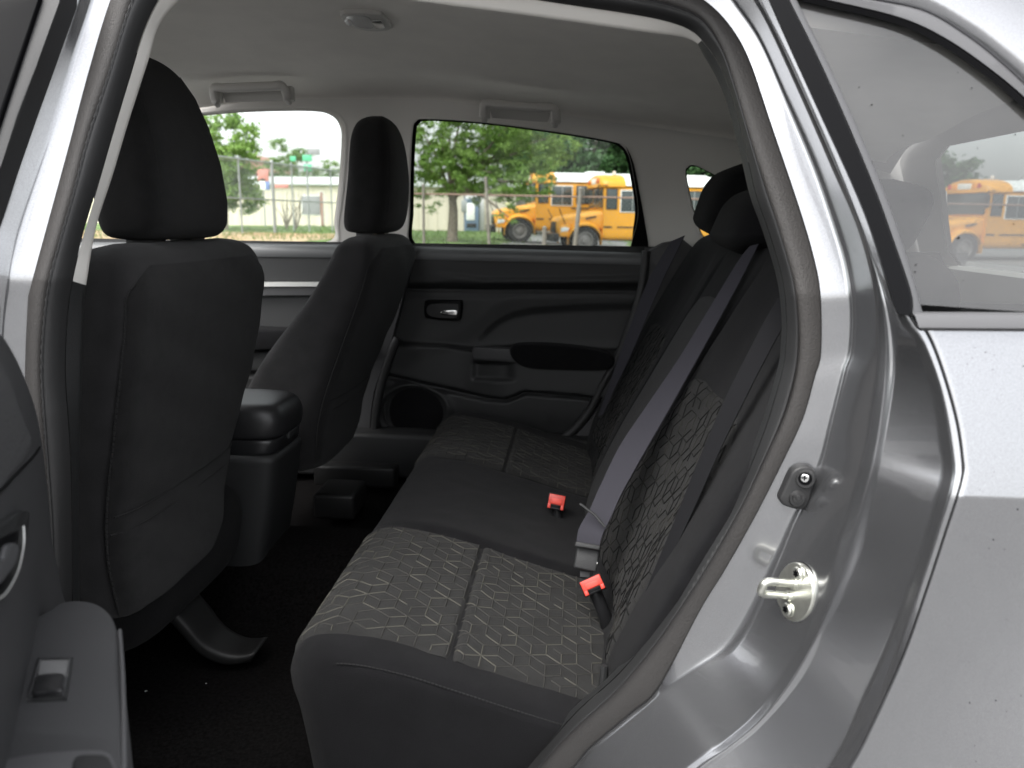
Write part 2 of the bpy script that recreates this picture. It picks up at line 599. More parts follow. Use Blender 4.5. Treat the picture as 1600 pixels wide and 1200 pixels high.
def fillet(cols, fr, n=5):
    """cols: list of (N,3) curves; corners between them rounded"""
    out = [cols[0]]
    for i in range(1, len(cols) - 1):
        a, b, c = cols[i - 1], cols[i], cols[i + 1]
        f = fr[i - 1]
        la = np.linalg.norm(b - a, axis=1, keepdims=True)
        lc = np.linalg.norm(c - b, axis=1, keepdims=True)
        m = np.minimum(la, lc) * f
        p, q = b + (a - b) / np.maximum(la, 1e-9) * m, b + (c - b) / np.maximum(lc, 1e-9) * m
        for t in np.linspace(0, 1, n):
            out.append((1 - t) ** 2 * p + 2 * t * (1 - t) * b + t * t * q)
    out.append(cols[-1])
    return out


# painted door frame: steps outward from the seal to the outer skin
TH = thetas(420)
C3 = [loop3(k, TH) for k in 'CDEFGH']
Cin = loop3('C', TH, 0.004)
cC, cD, cE, cF, cG, cH = C3
bead_EF = (cE + cF) / 2 + np.array([0, -.004, 0])
bead_GH = cG * .6 + cH * .4 + np.array([0, -.007, 0])
frame = fillet([Cin, cC, cD, cE, bead_EF, cF, cG, bead_GH, cH], [0.25, 0.22, 0.26, 0.45, 0.34, 0.28, 0.45], 6)
loft('door_frame', np.stack(frame, 1), M['paint'], car, close_r=True, flip=True)

# seal: flat flange and ribbed bulb
seal = empty('door_seal', (0, 0, 0), car)
THs = thetas(1500)
Bs, As, Cs = loop3('B', THs), loop3('A', THs), loop3('C', THs)
mid = Bs * 0.5 + Cs * 0.5 + np.array([0, -0.003, 0])
loft('flange', np.stack([Cs + np.array([0, 0.004, 0]), Cs + np.array([0, -0.002, 0]), Cs * .9 + Bs * .1 + np.array([0, -0.004, 0]), mid, Cs * .12 + Bs * .88 + np.array([0, -0.003, 0]), Bs + np.array([0, 0.004, 0])], 1), M['rubber_pad'], seal, close_r=True, flip=True)
rows = []
ticks = np.sin(np.arange(1500) * 2 * math.pi / 5.0)
for t in np.linspace(0, 1, 13):
    rib = 0.0011 * ticks * math.exp(-((t - 0.22) / 0.13) ** 2)
    bulge = 0.017 * (math.sin(math.pi * t)) ** 0.6
    rows.append(Bs * (1 - t) + As * t + np.stack([0 * ticks, -(bulge + rib) + 0.004, 0 * ticks], 1))
loft('bulb', np.stack(rows, 1), M['rubber'], seal, close_r=True, flip=True)
# fine welt line along the bulb
w = Bs * 0.62 + As * 0.38 + np.array([0, -0.0135, 0])
MB().tube(w[::3], 0.0009, 4, True).build('welt', M['rubber'], seal)

# outer skin behind the door
_t, _r = RADL['H']


def h_at(y):
    d = catmull(LOOP['H'][1], 10, True)
    d = d[(d[:, 0] > 1150) & (d[:, 1] > 505) & (d[:, 1] < 1440)]
    return np.interp(y, d[:, 1], d[:, 0])


def skin(p):
    X, z = p[0], p[2]
    y = 0.737 + tumble(z)
    y -= 0.065 * sstep(0.27, 0.52, X - .35 * (z - .62)) * sstep(0.92, 0.60, z)        # swell of the wheel arch
    y += 0.02 * max(0, X - 0.45)
    return y


rows = []
for y in list(np.linspace(508, 700, 26)) + list(np.linspace(706, 790, 26)) + list(np.linspace(800, 1330, 44)):
    xh = h_at(y)
    row = []
    for u in [0, .0015, .004, .008, .014, .03] + list(np.linspace(0.06, 1, 20)) + [1.25, 1.6, 2.0, 2.4, 2.7]:
        x = xh + u * (1960 - xh)
        p = onF(x, y + min(u, 1) * 6, skin, 14)
        e = (x - xh)
        p = p + np.array([0, 0.012 * math.exp(-(e / 2.6) ** 2), 0])
        row.append(p)
    rows.append(row)
loft('rear_quarter_panel', rows, M['paint'], car, flip=True)

# fine dust on the panel
rng = random.Random(8)
sp = MB()
for k in range(22):
    x, y = rng.uniform(1500, 1600), rng.uniform(530, 1190)
    c = onF(x, y, skin) + np.array([0, -.0006, 0])
    r = rng.choice([.0003, .0004, .0004, .0006])
    sp.add([c + r * np.array([math.cos(a), 0, math.sin(a)]) for a in np.linspace(0, 6.283, 7)[:-1]], [tuple(range(6))])
tag(sp.build('dust_specks', M['black_gloss'], car, smooth=False), kind='stuff')

# rear quarter window
qw = empty('quarter_window', (0, 0, 0), car)
Kp = [(1190, -30), (1201, 0), (1237, 82), (1283, 183), (1329, 284), (1357, 353), (1384, 440), (1396, 477), (1402, 490)]
Mp = [(1221, -30), (1233, 0), (1274, 82), (1320, 183), (1366, 293), (1393, 367), (1421, 449), (1426, 478), (1424, 494)]
Np = [(1233, -30), (1245, 0), (1286, 82), (1333, 183), (1379, 293), (1406, 367), (1433, 455), (1440, 484), (1442, 490)]
K, Mc, N = [resample(catmull(q, 8), 40) for q in (Kp, Mp, Np)]


def band(cols):
    return [[onF(x, y, lean(b, 1)) for (x, y), b in zip([c[i] for c, _ in cols], [b for _, b in cols])] for i in range(40)]


K2, M2 = K + np.array([2.0, 0]), Mc - np.array([2.0, 0])
loft('pillar_strip', band([(K - 1, .756), (K, .734), (K2, .730), (M2, .730), (Mc, .734), (Mc, .745)]), M['black_gloss'], qw, angle=50, flip=True)
loft('gasket', band([(Mc, .742), (Mc + [1, 0], .735), (N - [2.5, 0], .736), (N, .741), (N, .748)]), M['grey_rubber'], qw, angle=50, flip=True)
Q1 = resample(catmull([(1233, -30), (1244, -3), (1283, 9), (1398, 37), (1467, 69), (1535, 115), (1600, 170), (1700, 268), (1790, 395), (1812, 490)], 8), 60)
Q2 = resample(catmull([(1228, -42), (1245, -14), (1284, -3), (1401, 25), (1472, 56), (1542, 103), (1608, 158), (1709, 258), (1802, 390), (1826, 490)], 8), 60)
Q3 = resample(catmull([(1215, -60), (1250, -30), (1290, -17), (1357, -1), (1444, 18), (1512, 58), (1558, 94), (1608, 140), (1716, 246), (1812, 385), (1840, 490)], 8), 60)


def band60(cols):
    return [[onF(c[i][0], c[i][1], lean(b, 1)) for c, b in cols] for i in range(60)]


loft('upper_gasket', band60([(Q1, .750), (Q1, .740), (Q2 * .8 + Q1 * .2, .737), (Q2, .742)]), M['black_gloss'], qw, flip=False, angle=50)
loft('upper_moulding', band60([(Q2, .744), (Q2, .737), (Q3 * .8 + Q2 * .2, .735), (Q3, .738), (Q3 + [3, -4], .752)]), M['grey_rubber'], qw, flip=False, angle=50)
outl = list(N[::2]) + [(1600, 487), (1700, 489), (1812, 490)] + list(Q1[::-1][1::2])
P3 = [onF(x, y, lean(.746, 1)) for x, y in outl]
gl = mesh('pane', P3, poly_faces([outl]), M['glass_quarter'], qw, smooth=False)
# belt moulding under the glass
ux = np.linspace(0, 1, 40)
bm_rows = []
for u in ux:
    x = 1430 + u * 420
    d = 2.5 * u
    xs = [x - 6, x - 3, x, x + 6, x + 12, x + 12] if u < .01 else [x] * 6
    bm_rows.append([onF(xx, yy + d, lean(b, 1)) for xx, yy, b in zip(xs, (487, 490, 494, 512, 514.5, 521), (.748, .729, .727, .727, .731, .75))])
loft('belt_moulding', bm_rows, M['grey_rubber'], qw, angle=40)
mesh('moulding_shadow_gap', [onF(x, y, lean(b, 1)) for x, y, b in ((1430, 508, .745), (1850, 512, .745), (1850, 524, .7385), (1446, 520, .7385))], [(0, 1, 2, 3)], M['black_gloss'], qw, smooth=False)
# dried specks on the glass
rng = random.Random(5)
sp = MB()
for k in range(26):
    x, y = rng.uniform(1330, 1600), rng.uniform(60, 480)
    c = onF(x, y, lean(.7445, 1))
    r = rng.choice([.0004, .0005, .0005, .0007, .0011])
    sp.add([c + r * np.array([math.cos(a), 0, math.sin(a)]) for a in np.linspace(0, 6.283, 7)[:-1]], [tuple(range(6))])
tag(sp.build('dirt_specks', M['black_gloss'], gl, smooth=False), kind='stuff')

# roof side above the window, and the roof
roof_rows = []
for i in range(60):
    x, y = Q3[i] + [2, -3]
    p = onF(x, y, lean(.737, 1))
    r = [p + np.array([0, .012, 0])]
    if x > 1720:
        break
    e_ = np.array([p[0] + .01, .985, 1.575 - 0.17 * max(0, p[0] + .3) ** 1.4])
    for k in range(14):
        t = k / 13
        s1, s2 = math.sin(t * math.pi / 2), 1 - math.cos(t * math.pi / 2)
        r.append(np.array([p[0] + (e_[0] - p[0]) * t, p[1] + (e_[1] - p[1]) * s2, p[2] + (e_[2] - p[2]) * s1]))
    roof_rows.append(r)
loft('roof_side', roof_rows, M['paint'], car)
# rear corner pillar between the quarter window and the tailgate
i0 = len(roof_rows) - 1
rp = []
top_row = roof_rows[-1]
for q in top_row[::-1]:
    xe = 1.10 - .48 * max(0, q[2] - 1.02)
    rp.append([q + (np.array([xe, max(.90, q[1]), q[2]]) - q) * np.array([t, t ** 3, t]) for t in np.linspace(0, 1, 12)])
for i in range(i0 + 1, 60):
    x, y = Q3[i] + [2, -3]
    q = onF(x, y, lean(.737, 1)) + np.array([0, .008, 0])
    xe = 1.10 - .48 * max(0, q[2] - 1.02)
    rp.append([q + (np.array([xe, .90, q[2]]) - q) * np.array([t, t ** 3, t]) for t in np.linspace(0, 1, 12)])
loft('rear_corner_pillar', rp, M['paint'], car)
rr = []
for X in np.linspace(-1.05, .86, 20):
    dz = -0.17 * max(0, X + .3) ** 1.4 - 0.25 * max(0, -1.0 - X)
    rr.append([(X, y, z + dz) for y, z in ((.93, 1.50), (.97, 1.565), (1.1, 1.615), (1.3, 1.64), (1.55, 1.65), (1.8, 1.64), (2.0, 1.615), (2.2, 1.565), (2.30, 1.50))])
loft('roof', rr, M['paint'], car)

# latch striker on the door frame
st = empty('door_striker', (0, 0, 0), car)
nrm = np.array([-.90, -.40, .12])
nrm /= np.linalg.norm(nrm)
uu = np.cross(nrm, (0, 0, 1))
uu /= np.linalg.norm(uu)
vv = np.cross(uu, nrm)
sc = onY(1243, 925, .818)
tilt = RAD(14)
eu = math.cos(tilt) * uu + math.sin(tilt) * vv
ev = -math.sin(tilt) * uu + math.cos(tilt) * vv
if ev[2] < 0:
    ev = -ev


def oval(a, b, d, n=40):
    return [sc + a * math.cos(t) * eu + b * math.sin(t) * ev + d * nrm for t in np.linspace(0, 2 * math.pi, n, endpoint=False)]


loft('backing_plate', [oval(.0285, .0345, -.012), oval(.0285, .0345, -.004), oval(.026, .032, -.0035)], M['zinc'], st, close_c=True, caps=True, angle=30)
loft('gasket', [oval(.0290, .0350, -.0040), oval(.0290, .0350, -.0022), oval(.0285, .0345, -.0021)], M['black_gloss'], st, close_c=True, caps=True, angle=30)
loft('plate', [oval(.0285, .0345, -.002), oval(.0287, .0347, .001), oval(.0275, .0335, .0028), oval(.022, .028, .003)], M['zinc'], st, close_c=True, caps=True, angle=40)
top_b, low_b = sc + ev * .0225 + eu * .004, sc - ev * .0225 - eu * .002
for c in (top_b, low_b):
    b = MB()
    b.bar(c + nrm * .002, c + nrm * .0045, .0095, 24, .0093)
    b.bar(c + nrm * .0045, c + nrm * .0062, .0075, 24, .0060)
    so = b.build('bolt', M['zinc'], st)
    s6 = MB()
    s6.bar(c + nrm * .0060, c + nrm * .00655, .0032, 6)
    for k in range(6):
        a = k * math.pi / 3
        s6.bar(c + nrm * .0060 + .0032 * (math.cos(a) * eu + math.sin(a) * ev), c + nrm * .0066 + .0032 * (math.cos(a) * eu + math.sin(a) * ev), .0011, 6)
    s6.build('drive_recess', M['black_gloss'], so)
p1, p2 = sc + ev * .0085 + eu * .004, sc - ev * .0085 + eu * .004
tip = nrm * .043 + vv * .004
path = [p1, p1 + tip * .5, p1 + tip * .85, p1 + tip * .97 - ev * .002, (p1 + p2) / 2 + tip * 1.0 + ev * .004, (p1 + p2) / 2 + tip * 1.0 - ev * .004, p2 + tip * .97 + ev * .002, p2 + tip * .85, p2 + tip * .5, p2]
MB().tube(resample(catmull(path, 6), 40), .0045, 12).build('loop', M['zinc'], st)
for c in (p1, p2):
    MB().bar(c, c + nrm * .007, .0066, 16, .0058).build('collar', M['zinc'], st)
MB().bar(sc - nrm * .012 + eu * .012, sc - nrm * .020 + eu * .012 , .006, 14).build('stud', M['zinc'], st)

# courtesy lamp switch in a rubber boot
sw = empty('door_switch', (0, 0, 0), car)
sb = catmull([(1232, 750), (1240, 736), (1254, 729), (1268, 731), (1275, 742), (1271, 762), (1263, 787), (1253, 797), (1238, 795), (1223, 789), (1219, 780), (1224, 768)], 5, True)
prism('boot', [onF(x, y, lean(.852, .1)) for x, y in sb], np.array([0, .018, 0]), M['rubber'], sw, bevel=.003)


def disc(px, py, rpx, Y, d, name, m, par, r2=1.0, n=24):
    c = onF(px, py, lean(Y, .1))
    r = rpx / F_PX * c[1]
    return MB().bar(c, c + np.array([-.2 * d, -d, 0]), r, n, r * r2).build(name, m, par)


disc(1258, 748, 16, .852, .004, 'boot_ring', M['rubber'], sw, .85)
disc(1258, 748, 10.5, .8485, .0008, 'recess', M['black_gloss'], sw)
scw = disc(1257.5, 747.5, 7, .8475, .0012, 'screw', M['chrome'], sw, .8)
c0 = onF(1257, 747, lean(.846, .1))
MB().box(c0, (.0028, .0004, .0007)).box(c0, (.0007, .00045, .0028)).build('cross_slot', M['black_gloss'], scw)
disc(1245, 779, 14, .852, .005, 'button_skirt', M['rubber'], sw, .75)
disc(1246, 778, 8, .847, .004, 'button', M['rubber'], sw, .8)
disc(1247, 777, 4.5, .843, .002, 'button_tip', M['rubber'], sw, .7)
# ------------------------------------------------------------------ inner trim round the opening
A3 = loop3('A', TH)
A2 = catmull([(1078, 62), (1098, 84), (1132, 150), (1158, 248), (1172, 307), (1192, 362), (1214, 437), (1221, 500), (1219, 550), (1214, 580), (1192, 654), (1165, 725), (1132, 800), (1090, 880), (1046, 940), (966, 1042), (895, 1107), (842, 1166), (780, 1225), (672, 1290), (450, 1318), (258, 1318), (165, 1280), (135, 1150), (126, 1000), (124, 850), (124, 737), (127, 625), (129, 540), (131, 475), (135, 444), (150, 356), (176, 274), (202, 187), (232, 94), (248, 41), (281, 0), (320, -22), (450, -22), (627, 0), (800, 22), (1000, 50)], 10, True)


def radial_line(d, th):
    t = np.arctan2(d[:, 1] - CEN[1], d[:, 0] - CEN[0])
    r = np.hypot(d[:, 0] - CEN[0], d[:, 1] - CEN[1])
    k = np.argsort(t)
    rr = np.interp(th, t[k], r[k], period=2 * math.pi)
    return np.stack([CEN[0] + rr * np.cos(th), CEN[1] + rr * np.sin(th)], 1)


a2 = radial_line(A2, TH)
A2_3 = np.array([onF(x, y, lean(.905, .1)) for x, y in a2])
A2_b = np.array([onF(x, y, lean(.935, .1)) for x, y in a2]) + 0
Ain = A3 + np.array([0, .006, 0])
# the upper part is light pillar plastic, the part under the belt line dark
apx = loop_px('A', TH)
up_ = (apx[:, 1] < 446) & (apx[:, 0] < 1095)
Frows = np.stack(fillet([Ain, A2_3, A2_b], [0.3], 5), 1)


def sub_loft(name, mask, mt):
    idx = np.where(mask)[0]
    runs = np.split(idx, np.where(np.diff(idx) != 1)[0] + 1)
    n, nc = len(TH), Frows.shape[1]
    V, Fc = list(Frows.reshape(-1, 3)), []
    for i in idx:
        j = (i + 1) % n
        for c in range(nc - 1):
            Fc.append((i * nc + c, j * nc + c, j * nc + c + 1, i * nc + c + 1))
    used = sorted({v for f in Fc for v in f})
    mp = {v: k for k, v in enumerate(used)}
    return mesh(name, [V[v] for v in used], [tuple(mp[v] for v in f)[::-1] for f in Fc], mt, car)


sub_loft('upper_pillar_trim', up_, M['beige_plastic'])
sub_loft('lower_pillar_trim', ~up_, M['plastic'])

# headliner
hl_rows = []
Yz = catmull([(.955, 1.445), (.985, 1.470), (1.06, 1.503), (1.2, 1.535), (1.40, 1.558), (1.58, 1.562), (1.78, 1.552), (1.98, 1.525), (2.10, 1.520), (2.18, 1.511), (2.228, 1.498), (2.240, 1.488)], 5)


def roof_dz(X):
    return -0.125 * max(0, X + .42) ** 1.15 - (0.16 * max(0, -.85 - X) ** 1.3)


for X in np.linspace(-1.12, .83, 60):
    hl_rows.append([(X, y, z + roof_dz(X) * sstep(.95, 1.5, y) - .13 * max(0, X + .25) * (1 - sstep(.95, 1.5, y))) for y, z in Yz])
headliner = loft('headliner', hl_rows, M['beige'], car)

# far side: window openings cut in the pillar trim
def far_y(p):
    z = p[2]
    return 2.335 - 0.24 * max(0, z - 1.09)


win_front = catmull([(20, 372), (90, 250), (200, 192), (330, 177), (400, 172), (490, 171), (522, 178), (536, 196), (538, 225), (533, 290), (526, 345), (520, 379), (440, 380), (200, 380)], 6, True)
win_rear = catmull([(643, 382), (641, 330), (642, 262), (645, 205), (650, 190), (668, 186), (760, 192), (880, 208), (955, 221), (972, 228), (983, 245), (990, 278), (997, 325), (994, 360), (988, 390), (960, 391), (820, 387), (700, 384)], 6, True)
win_quarter = catmull([(1071, 270), (1075, 261), (1083, 258), (1099, 264), (1140, 288), (1210, 345), (1240, 380), (1225, 392), (1160, 385), (1110, 376), (1093, 360), (1078, 307)], 6, True)
WINS = [win_front, win_rear, win_quarter]
outer = [(-420, 420), (-420, 300), (-120, 175), (20, 138), (200, 120), (420, 115), (650, 120), (820, 130), (980, 150), (1120, 172), (1250, 190), (1400, 222), (1480, 300), (1480, 420)]
top_ = catmull(outer[1:-1], 4)
outer2 = [outer[0]] + [tuple(q) for q in top_] + [outer[-1]]
loops = [outer2] + [[tuple(q) for q in w_] for w_ in WINS]
flat = [p for lp in loops for p in lp]
V = [onF(x, y, far_y) for x, y in flat]
far_trim = mesh('far_pillar_trim', V, poly_faces(loops), M['beige_plastic'], car, smooth=False)
for w_, tint, nm in zip(WINS, ('glass_clear', 'glass_tint', 'glass_tint'), ('front_window', 'rear_window', 'far_quarter_window')):
    fw = empty(nm, (0, 0, 0), car)
    r0 = [onF(x, y, lambda p: far_y(p) - .004) for x, y in w_]
    cx, cy = w_.mean(0)
    ins = w_ + (w_ - [cx, cy]) / np.linalg.norm(w_ - [cx, cy], axis=1, keepdims=True) * 1.0
    r1 = [onF(x, y, lambda p: far_y(p) + .004) for x, y in w_]
    r2 = [onF(x, y, lambda p: far_y(p) + .035) for x, y in w_]
    r3 = [q + (np.array([onF(cx, cy, far_y)])[0] - q) * .03 * np.array([1, 0, 1]) for q in r2]
    out_ = w_ + (w_ - [cx, cy]) / np.linalg.norm(w_ - [cx, cy], axis=1, keepdims=True) * 5.0
    ro = [onF(x, y, lambda p: far_y(p) - .001) for x, y in out_]
    loft('rubber_frame', [r1, r2, r3], M['beige_plastic'] if nm == 'front_window' else M['black_gloss'], fw, close_c=True, angle=40)
    loft('reveal', [ro, r0, r1], M['beige_plastic'], fw, close_c=True)
    pts = np.array(r3)
    mesh('pane', pts, poly_faces([w_]), M[tint], fw, smooth=False)
# dark upright at the back edge of the far rear window
pil = catmull([(978, 229), (990, 255), (1001, 310), (1008, 350), (1012, 391), (986, 391), (995, 350), (997, 322), (990, 275), (984, 246)], 5, True)
prism('rear_window_upright', [onF(x, y, lambda p: far_y(p) - .006) for x, y in pil], np.array([0, .012, 0]), M['black_gloss'], car)

# ------------------------------------------------------------------ far rear door card, one pressed panel with its relief
DX, DZ = np.linspace(-1.62, .36, 300), np.linspace(.36, 1.092, 150)
PX = np.zeros((150, 300))
PY_ = np.zeros((150, 300))
for i, z in enumerate(DZ):
    P = np.stack([DX, np.full(300, 2.315), np.full(300, z)], 1)
    PX[i], PY_[i] = proj(P)


def pl(pts, x):
    pts = sorted(pts)
    return np.interp(x, [p[0] for p in pts], [p[1] for p in pts])


H = np.zeros((150, 300))
x, y = PX, PY_
# padded upper roll and its seam
H += .014 * sstep(382, 400, y) * (1 - sstep(440, 452, y))
H -= .007 * np.exp(-((y - pl([(400, 450), (1010, 456)], x)) / 1.9) ** 2)
cr_ = pl([(690, 428), (760, 437), (880, 436), (1000, 433)], x)
H += .005 * sstep(-5, 3, y - cr_) * (1 - sstep(3, 22, y - cr_)) * sstep(670, 720, x)
# swoosh: the middle panel dips behind a curved edge
sw_ = pl([(560, 600), (720, 545), (750, 528), (775, 505), (800, 492), (830, 486), (900, 481), (1010, 478)], x)
H -= .009 * sstep(-7, 9, y - sw_) * (1 - sstep(530, 560, y)) * sstep(735, 775, x)
H += .006 * sstep(0, -34, y - sw_) * sstep(456, 470, y)
# arm shelf, deep towards the rear, and the pocket edge below
sh = pl([(560, 532), (615, 534), (700, 538), (745, 545), (800, 542), (960, 548)], x)
bot = pl([(560, 578), (610, 582), (690, 600), (760, 615), (790, 618), (808, 612), (820, 606), (900, 612), (960, 620)], x)
shelf = sstep(-2, 4, y - sh) * (1 - sstep(-3, 5, y - bot))
H += shelf * (.030 + .025 * sstep(720, 800, x))
cup = sstep(738, 748, x) * (1 - sstep(790, 812, x)) * sstep(560, 566, y) * (1 - sstep(585, 592, y))
H -= .012 * cup
H += .012 * sstep(4, 12, y - bot) * (1 - sstep(30, 95, y - bot))
# speaker ring
rs = np.hypot((x - 648) / 56, (y - 642) / 45)
H += .010 * np.exp(-((rs - .98) / .10) ** 2) - .006 * (1 - sstep(.80, .92, rs))
H += .02 * sstep(690, 720, y) * (x < 750)
card_edge = pl([(535, 590), (600, 584), (690, 583), (740, 598), (800, 640)], y)
V, Fc = [], []
for i in range(150):
    for j in range(300):
        V.append((DX[j], 2.325 - H[i, j] - .018 * (DZ[i] < .95) * sstep(.95, .6, DZ[i]), DZ[i]))
fd = empty('far_rear_door', (0, 0, 0), car)
faces_r, faces_f = [], []
for f in grid_faces(150, 300):
    i, j = divmod(f[0], 300)
    (faces_r if PX[i, j] > 556 else faces_f).append(f)


def pick(name, fs, mt, par):
    used = sorted({v for f in fs for v in f})
    mp = {v: k for k, v in enumerate(used)}
    return mesh(name, [V[v] for v in used], [tuple(mp[v] for v in f) for f in fs], mt, par)


pick('door_card', faces_r, M['plastic'], fd)
ff = empty('far_front_door', (0, 0, 0), car)
pick('door_card', faces_f, M['plastic'], ff)


def tubeY(pts, Y, r, name, mt, par, closed=False, n=8):
    return MB().tube([onY(a, b, Y) for a, b in catmull(pts, 6, closed)], r, n, closed).build(name, mt, par)


# sill caps along the glass
M['sill'] = mat('lit_sill_cap_plastic', (0.085, 0.088, 0.090), 0.42)  # window light along the cap is put into this paler grey
def sill(name, x0, x1, y0, y1, par, mt):
    rows = []
    for t in np.linspace(0, 1, 12):
        xx, yy = x0 + (x1 - x0) * t, y0 + (y1 - y0) * t
        q = onY(xx, yy, 2.345)
        rows.append([q + np.array(d) for d in ((0, .015, .000), (0, 0, .002), (0, -.020, .000), (0, -.036, -.008), (0, -.044, -.022), (0, -.040, -.040))])
    return loft(name, rows, mt, par, flip=True)


sill('sill_cap', 640, 1000, 383, 391.5, fd, M['sill'])
sill('sill_cap', 60, 560, 377, 381, ff, M['sill'])
# inner handle
hd = empty('inner_handle', (0, 0, 0), fd)
hb = catmull([(663, 473), (666, 470), (690, 469.5), (718, 470), (721, 473), (721.5, 486), (719, 498), (715, 501), (690, 500), (667, 497), (663, 493), (662, 483)], 5, True)
E1 = [onY(a, b, 2.285) for a, b in hb]
mesh_h = prism('handle_bezel', E1, np.array([0, .03, 0]), M['black_gloss'], fd, bevel=.004)
hr = [onY(a, b, 2.2835) for a, b in catmull([(669, 478), (680, 475), (712, 475), (716, 480), (714, 494), (704, 497), (676, 495), (667, 488)], 5, True)]
prism('handle_recess', hr, np.array([0, .0015, 0]), M['plastic_black'], fd)
lev = [onY(a, b, 2.276) for a, b in catmull([(689, 487), (696, 485), (712, 485), (714, 489), (712, 493), (698, 493), (689, 491)], 5, True)]
prism('handle_lever', lev, np.array([0, .006, 0]), M['chrome'], fd, bevel=.0015)
bpy.data.objects.remove(hd)
# arm pad, switch plate, speaker mesh
ap = catmull([(797, 546), (812, 539), (870, 540), (930, 547), (955, 556), (960, 568), (948, 578), (900, 579), (840, 577), (815, 572), (800, 560)], 6, True)
prism('arm_pad', [onY(a, b, 2.235) for a, b in ap], np.array([0, .05, 0]), M['cloth'], fd, bevel=.010)
spl = catmull([(738, 546), (746, 543), (800, 546), (812, 552), (814, 563), (800, 566), (745, 562), (738, 556)], 5, True)
swp = prism('switch_plate', [onY(a, b, 2.245) for a, b in spl], np.array([0, .03, 0]), M['plastic_soft'], fd, bevel=.004)
mm = MB()
t = np.linspace(0, 2 * math.pi, 48, endpoint=False)
spk = [onY(648 + 43 * math.cos(a) + 3 * math.cos(2 * a), 642 + 37 * math.sin(a), 2.30) for a in t]
prism('speaker_mesh', spk, np.array([0, .01, 0]), M['black_gloss'] if False else M['cloth'], fd, bevel=.004)
bz = [(648 + 47 * math.cos(a) + 10 * max(0, math.cos(a)) ** 3, 642 + 41 * math.sin(a)) for a in t]
tubeY(bz, 2.298, .004, 'speaker_ring', M['plastic'], fd, True)
# weather strip of the far door opening, front and rear edges
for pts in ([(622, 528), (614, 545), (596, 600), (587, 650), (586, 690), (592, 725), (606, 748), (640, 775)],
            [(1010, 392), (1003, 450), (985, 510), (962, 565), (942, 600), (922, 640), (896, 672), (868, 690), (800, 720)]):
    tubeY(pts, 2.262, .013, 'far_door_seal', M['rubber'], car, n=10)
# lower far B pillar and wheel-arch trims, sill trim
bp = [(640, 385), (615, 520), (602, 560), (585, 610), (578, 660), (578, 700), (586, 738), (620, 790), (520, 790), (545, 560), (560, 385)]
prism('far_lower_pillar_trim', [onY(a, b, 2.268) for a, b in catmull(bp, 3, True)], np.array([0, .04, 0]), M['plastic_soft'], car, bevel=.004)
wa = [(1014, 392), (1008, 450), (990, 515), (966, 572), (946, 612), (930, 645), (900, 680), (880, 700), (1000, 740), (1090, 600), (1090, 392)]
prism('far_wheel_arch_trim', [onY(a, b, 2.258) for a, b in catmull(wa, 3, True)], np.array([0, .05, 0]), M['plastic_soft'], car, bevel=.004)
# front passenger door: bright strip, arm rest
fs = [onY(a, b, 2.285) for a, b in ((300, 441), (560, 441), (560, 447.5), (300, 448))]
prism('bright_strip', fs, np.array([0, .02, 0]), M['satin'], ff, bevel=.002)
prism('strip_pad', [onY(a, b, 2.292) for a, b in ((300, 449), (560, 449), (560, 461), (300, 462))], np.array([0, .02, 0]), M['plastic_soft'], ff, bevel=.003)
prism('arm_rest', [onY(a, b, 2.235) for a, b in catmull([(300, 512), (420, 516), (560, 522), (560, 552), (420, 548), (300, 545)], 4, True)], np.array([0, .08, 0]), M['cloth'], ff, bevel=.01)

# ------------------------------------------------------------------ things on the headliner
def grab(px0, py0, px1, py1, Y, dy0, dy1, par):
    """grab handle: two feet and an arched bar hanging below the roof rail"""
    g = empty('grab_handle', (0, 0, 0), par)
    a, b = onY(px0, py0, Y), onY(px1, py1, Y)
    d = b - a
    w_ = np.linalg.norm(d)
    d /= w_
    out = np.array([0, -.030, -.006])
    dn = np.array([0, .004, -.040])
    sec = []
    pts = [a + dn, a + dn * .6 + out * .55, a + out * .9 + d * .006, a + out + d * .035, (a + b) / 2 + out * 1.05, b + out - d * .035, b + out * .9 - d * .006, b + dn * .6 + out * .55, b + dn]
    path = resample(catmull(pts, 8), 50)
    rows = []
    T = np.gradient(path, axis=0)
    up = np.array([0, .3, .95])
    for p_, t_ in zip(path, T):
        t_ = t_ / np.linalg.norm(t_)
        nn = np.cross(t_, np.array([0, .95, -.3]))
        if np.linalg.norm(nn) < .3:
            nn = up
        nn /= np.linalg.norm(nn)
        rows.append(superring(p_, nn, np.cross(t_, nn), .0105, .0085, 3, 16))
    bar = loft('bar', rows, M['grip'], g, close_c=True, caps=True)
    for e in (a, b):
        rbox('foot', e + dn * .55 + np.array([0, .0, 0]), (.014, .012, .019), .005, M['grip'], g)
    c = (a + b) / 2
    prism('recess', [a + d * .012 + np.array([0, .006, -.012]), b - d * .012 + np.array([0, .006, -.012]), b - d * .02 + np.array([0, .008, -.036]), a + d * .02 + np.array([0, .008, -.036])], np.array([0, .004, 0]), M['grip_dark'], g)
    return g


M['grip'] = mat('grab_handle_plastic', (0.52, 0.505, 0.48), 0.55, bump=(700, 0.2, 0.0005))
M['grip_dark'] = mat('handle_recess', (0.40, 0.39, 0.37), 0.7)
grab(338, 137, 450, 133, 2.09, 0, 0, car)
grab(757, 160, 868, 168, 2.09, 0, 0, car)

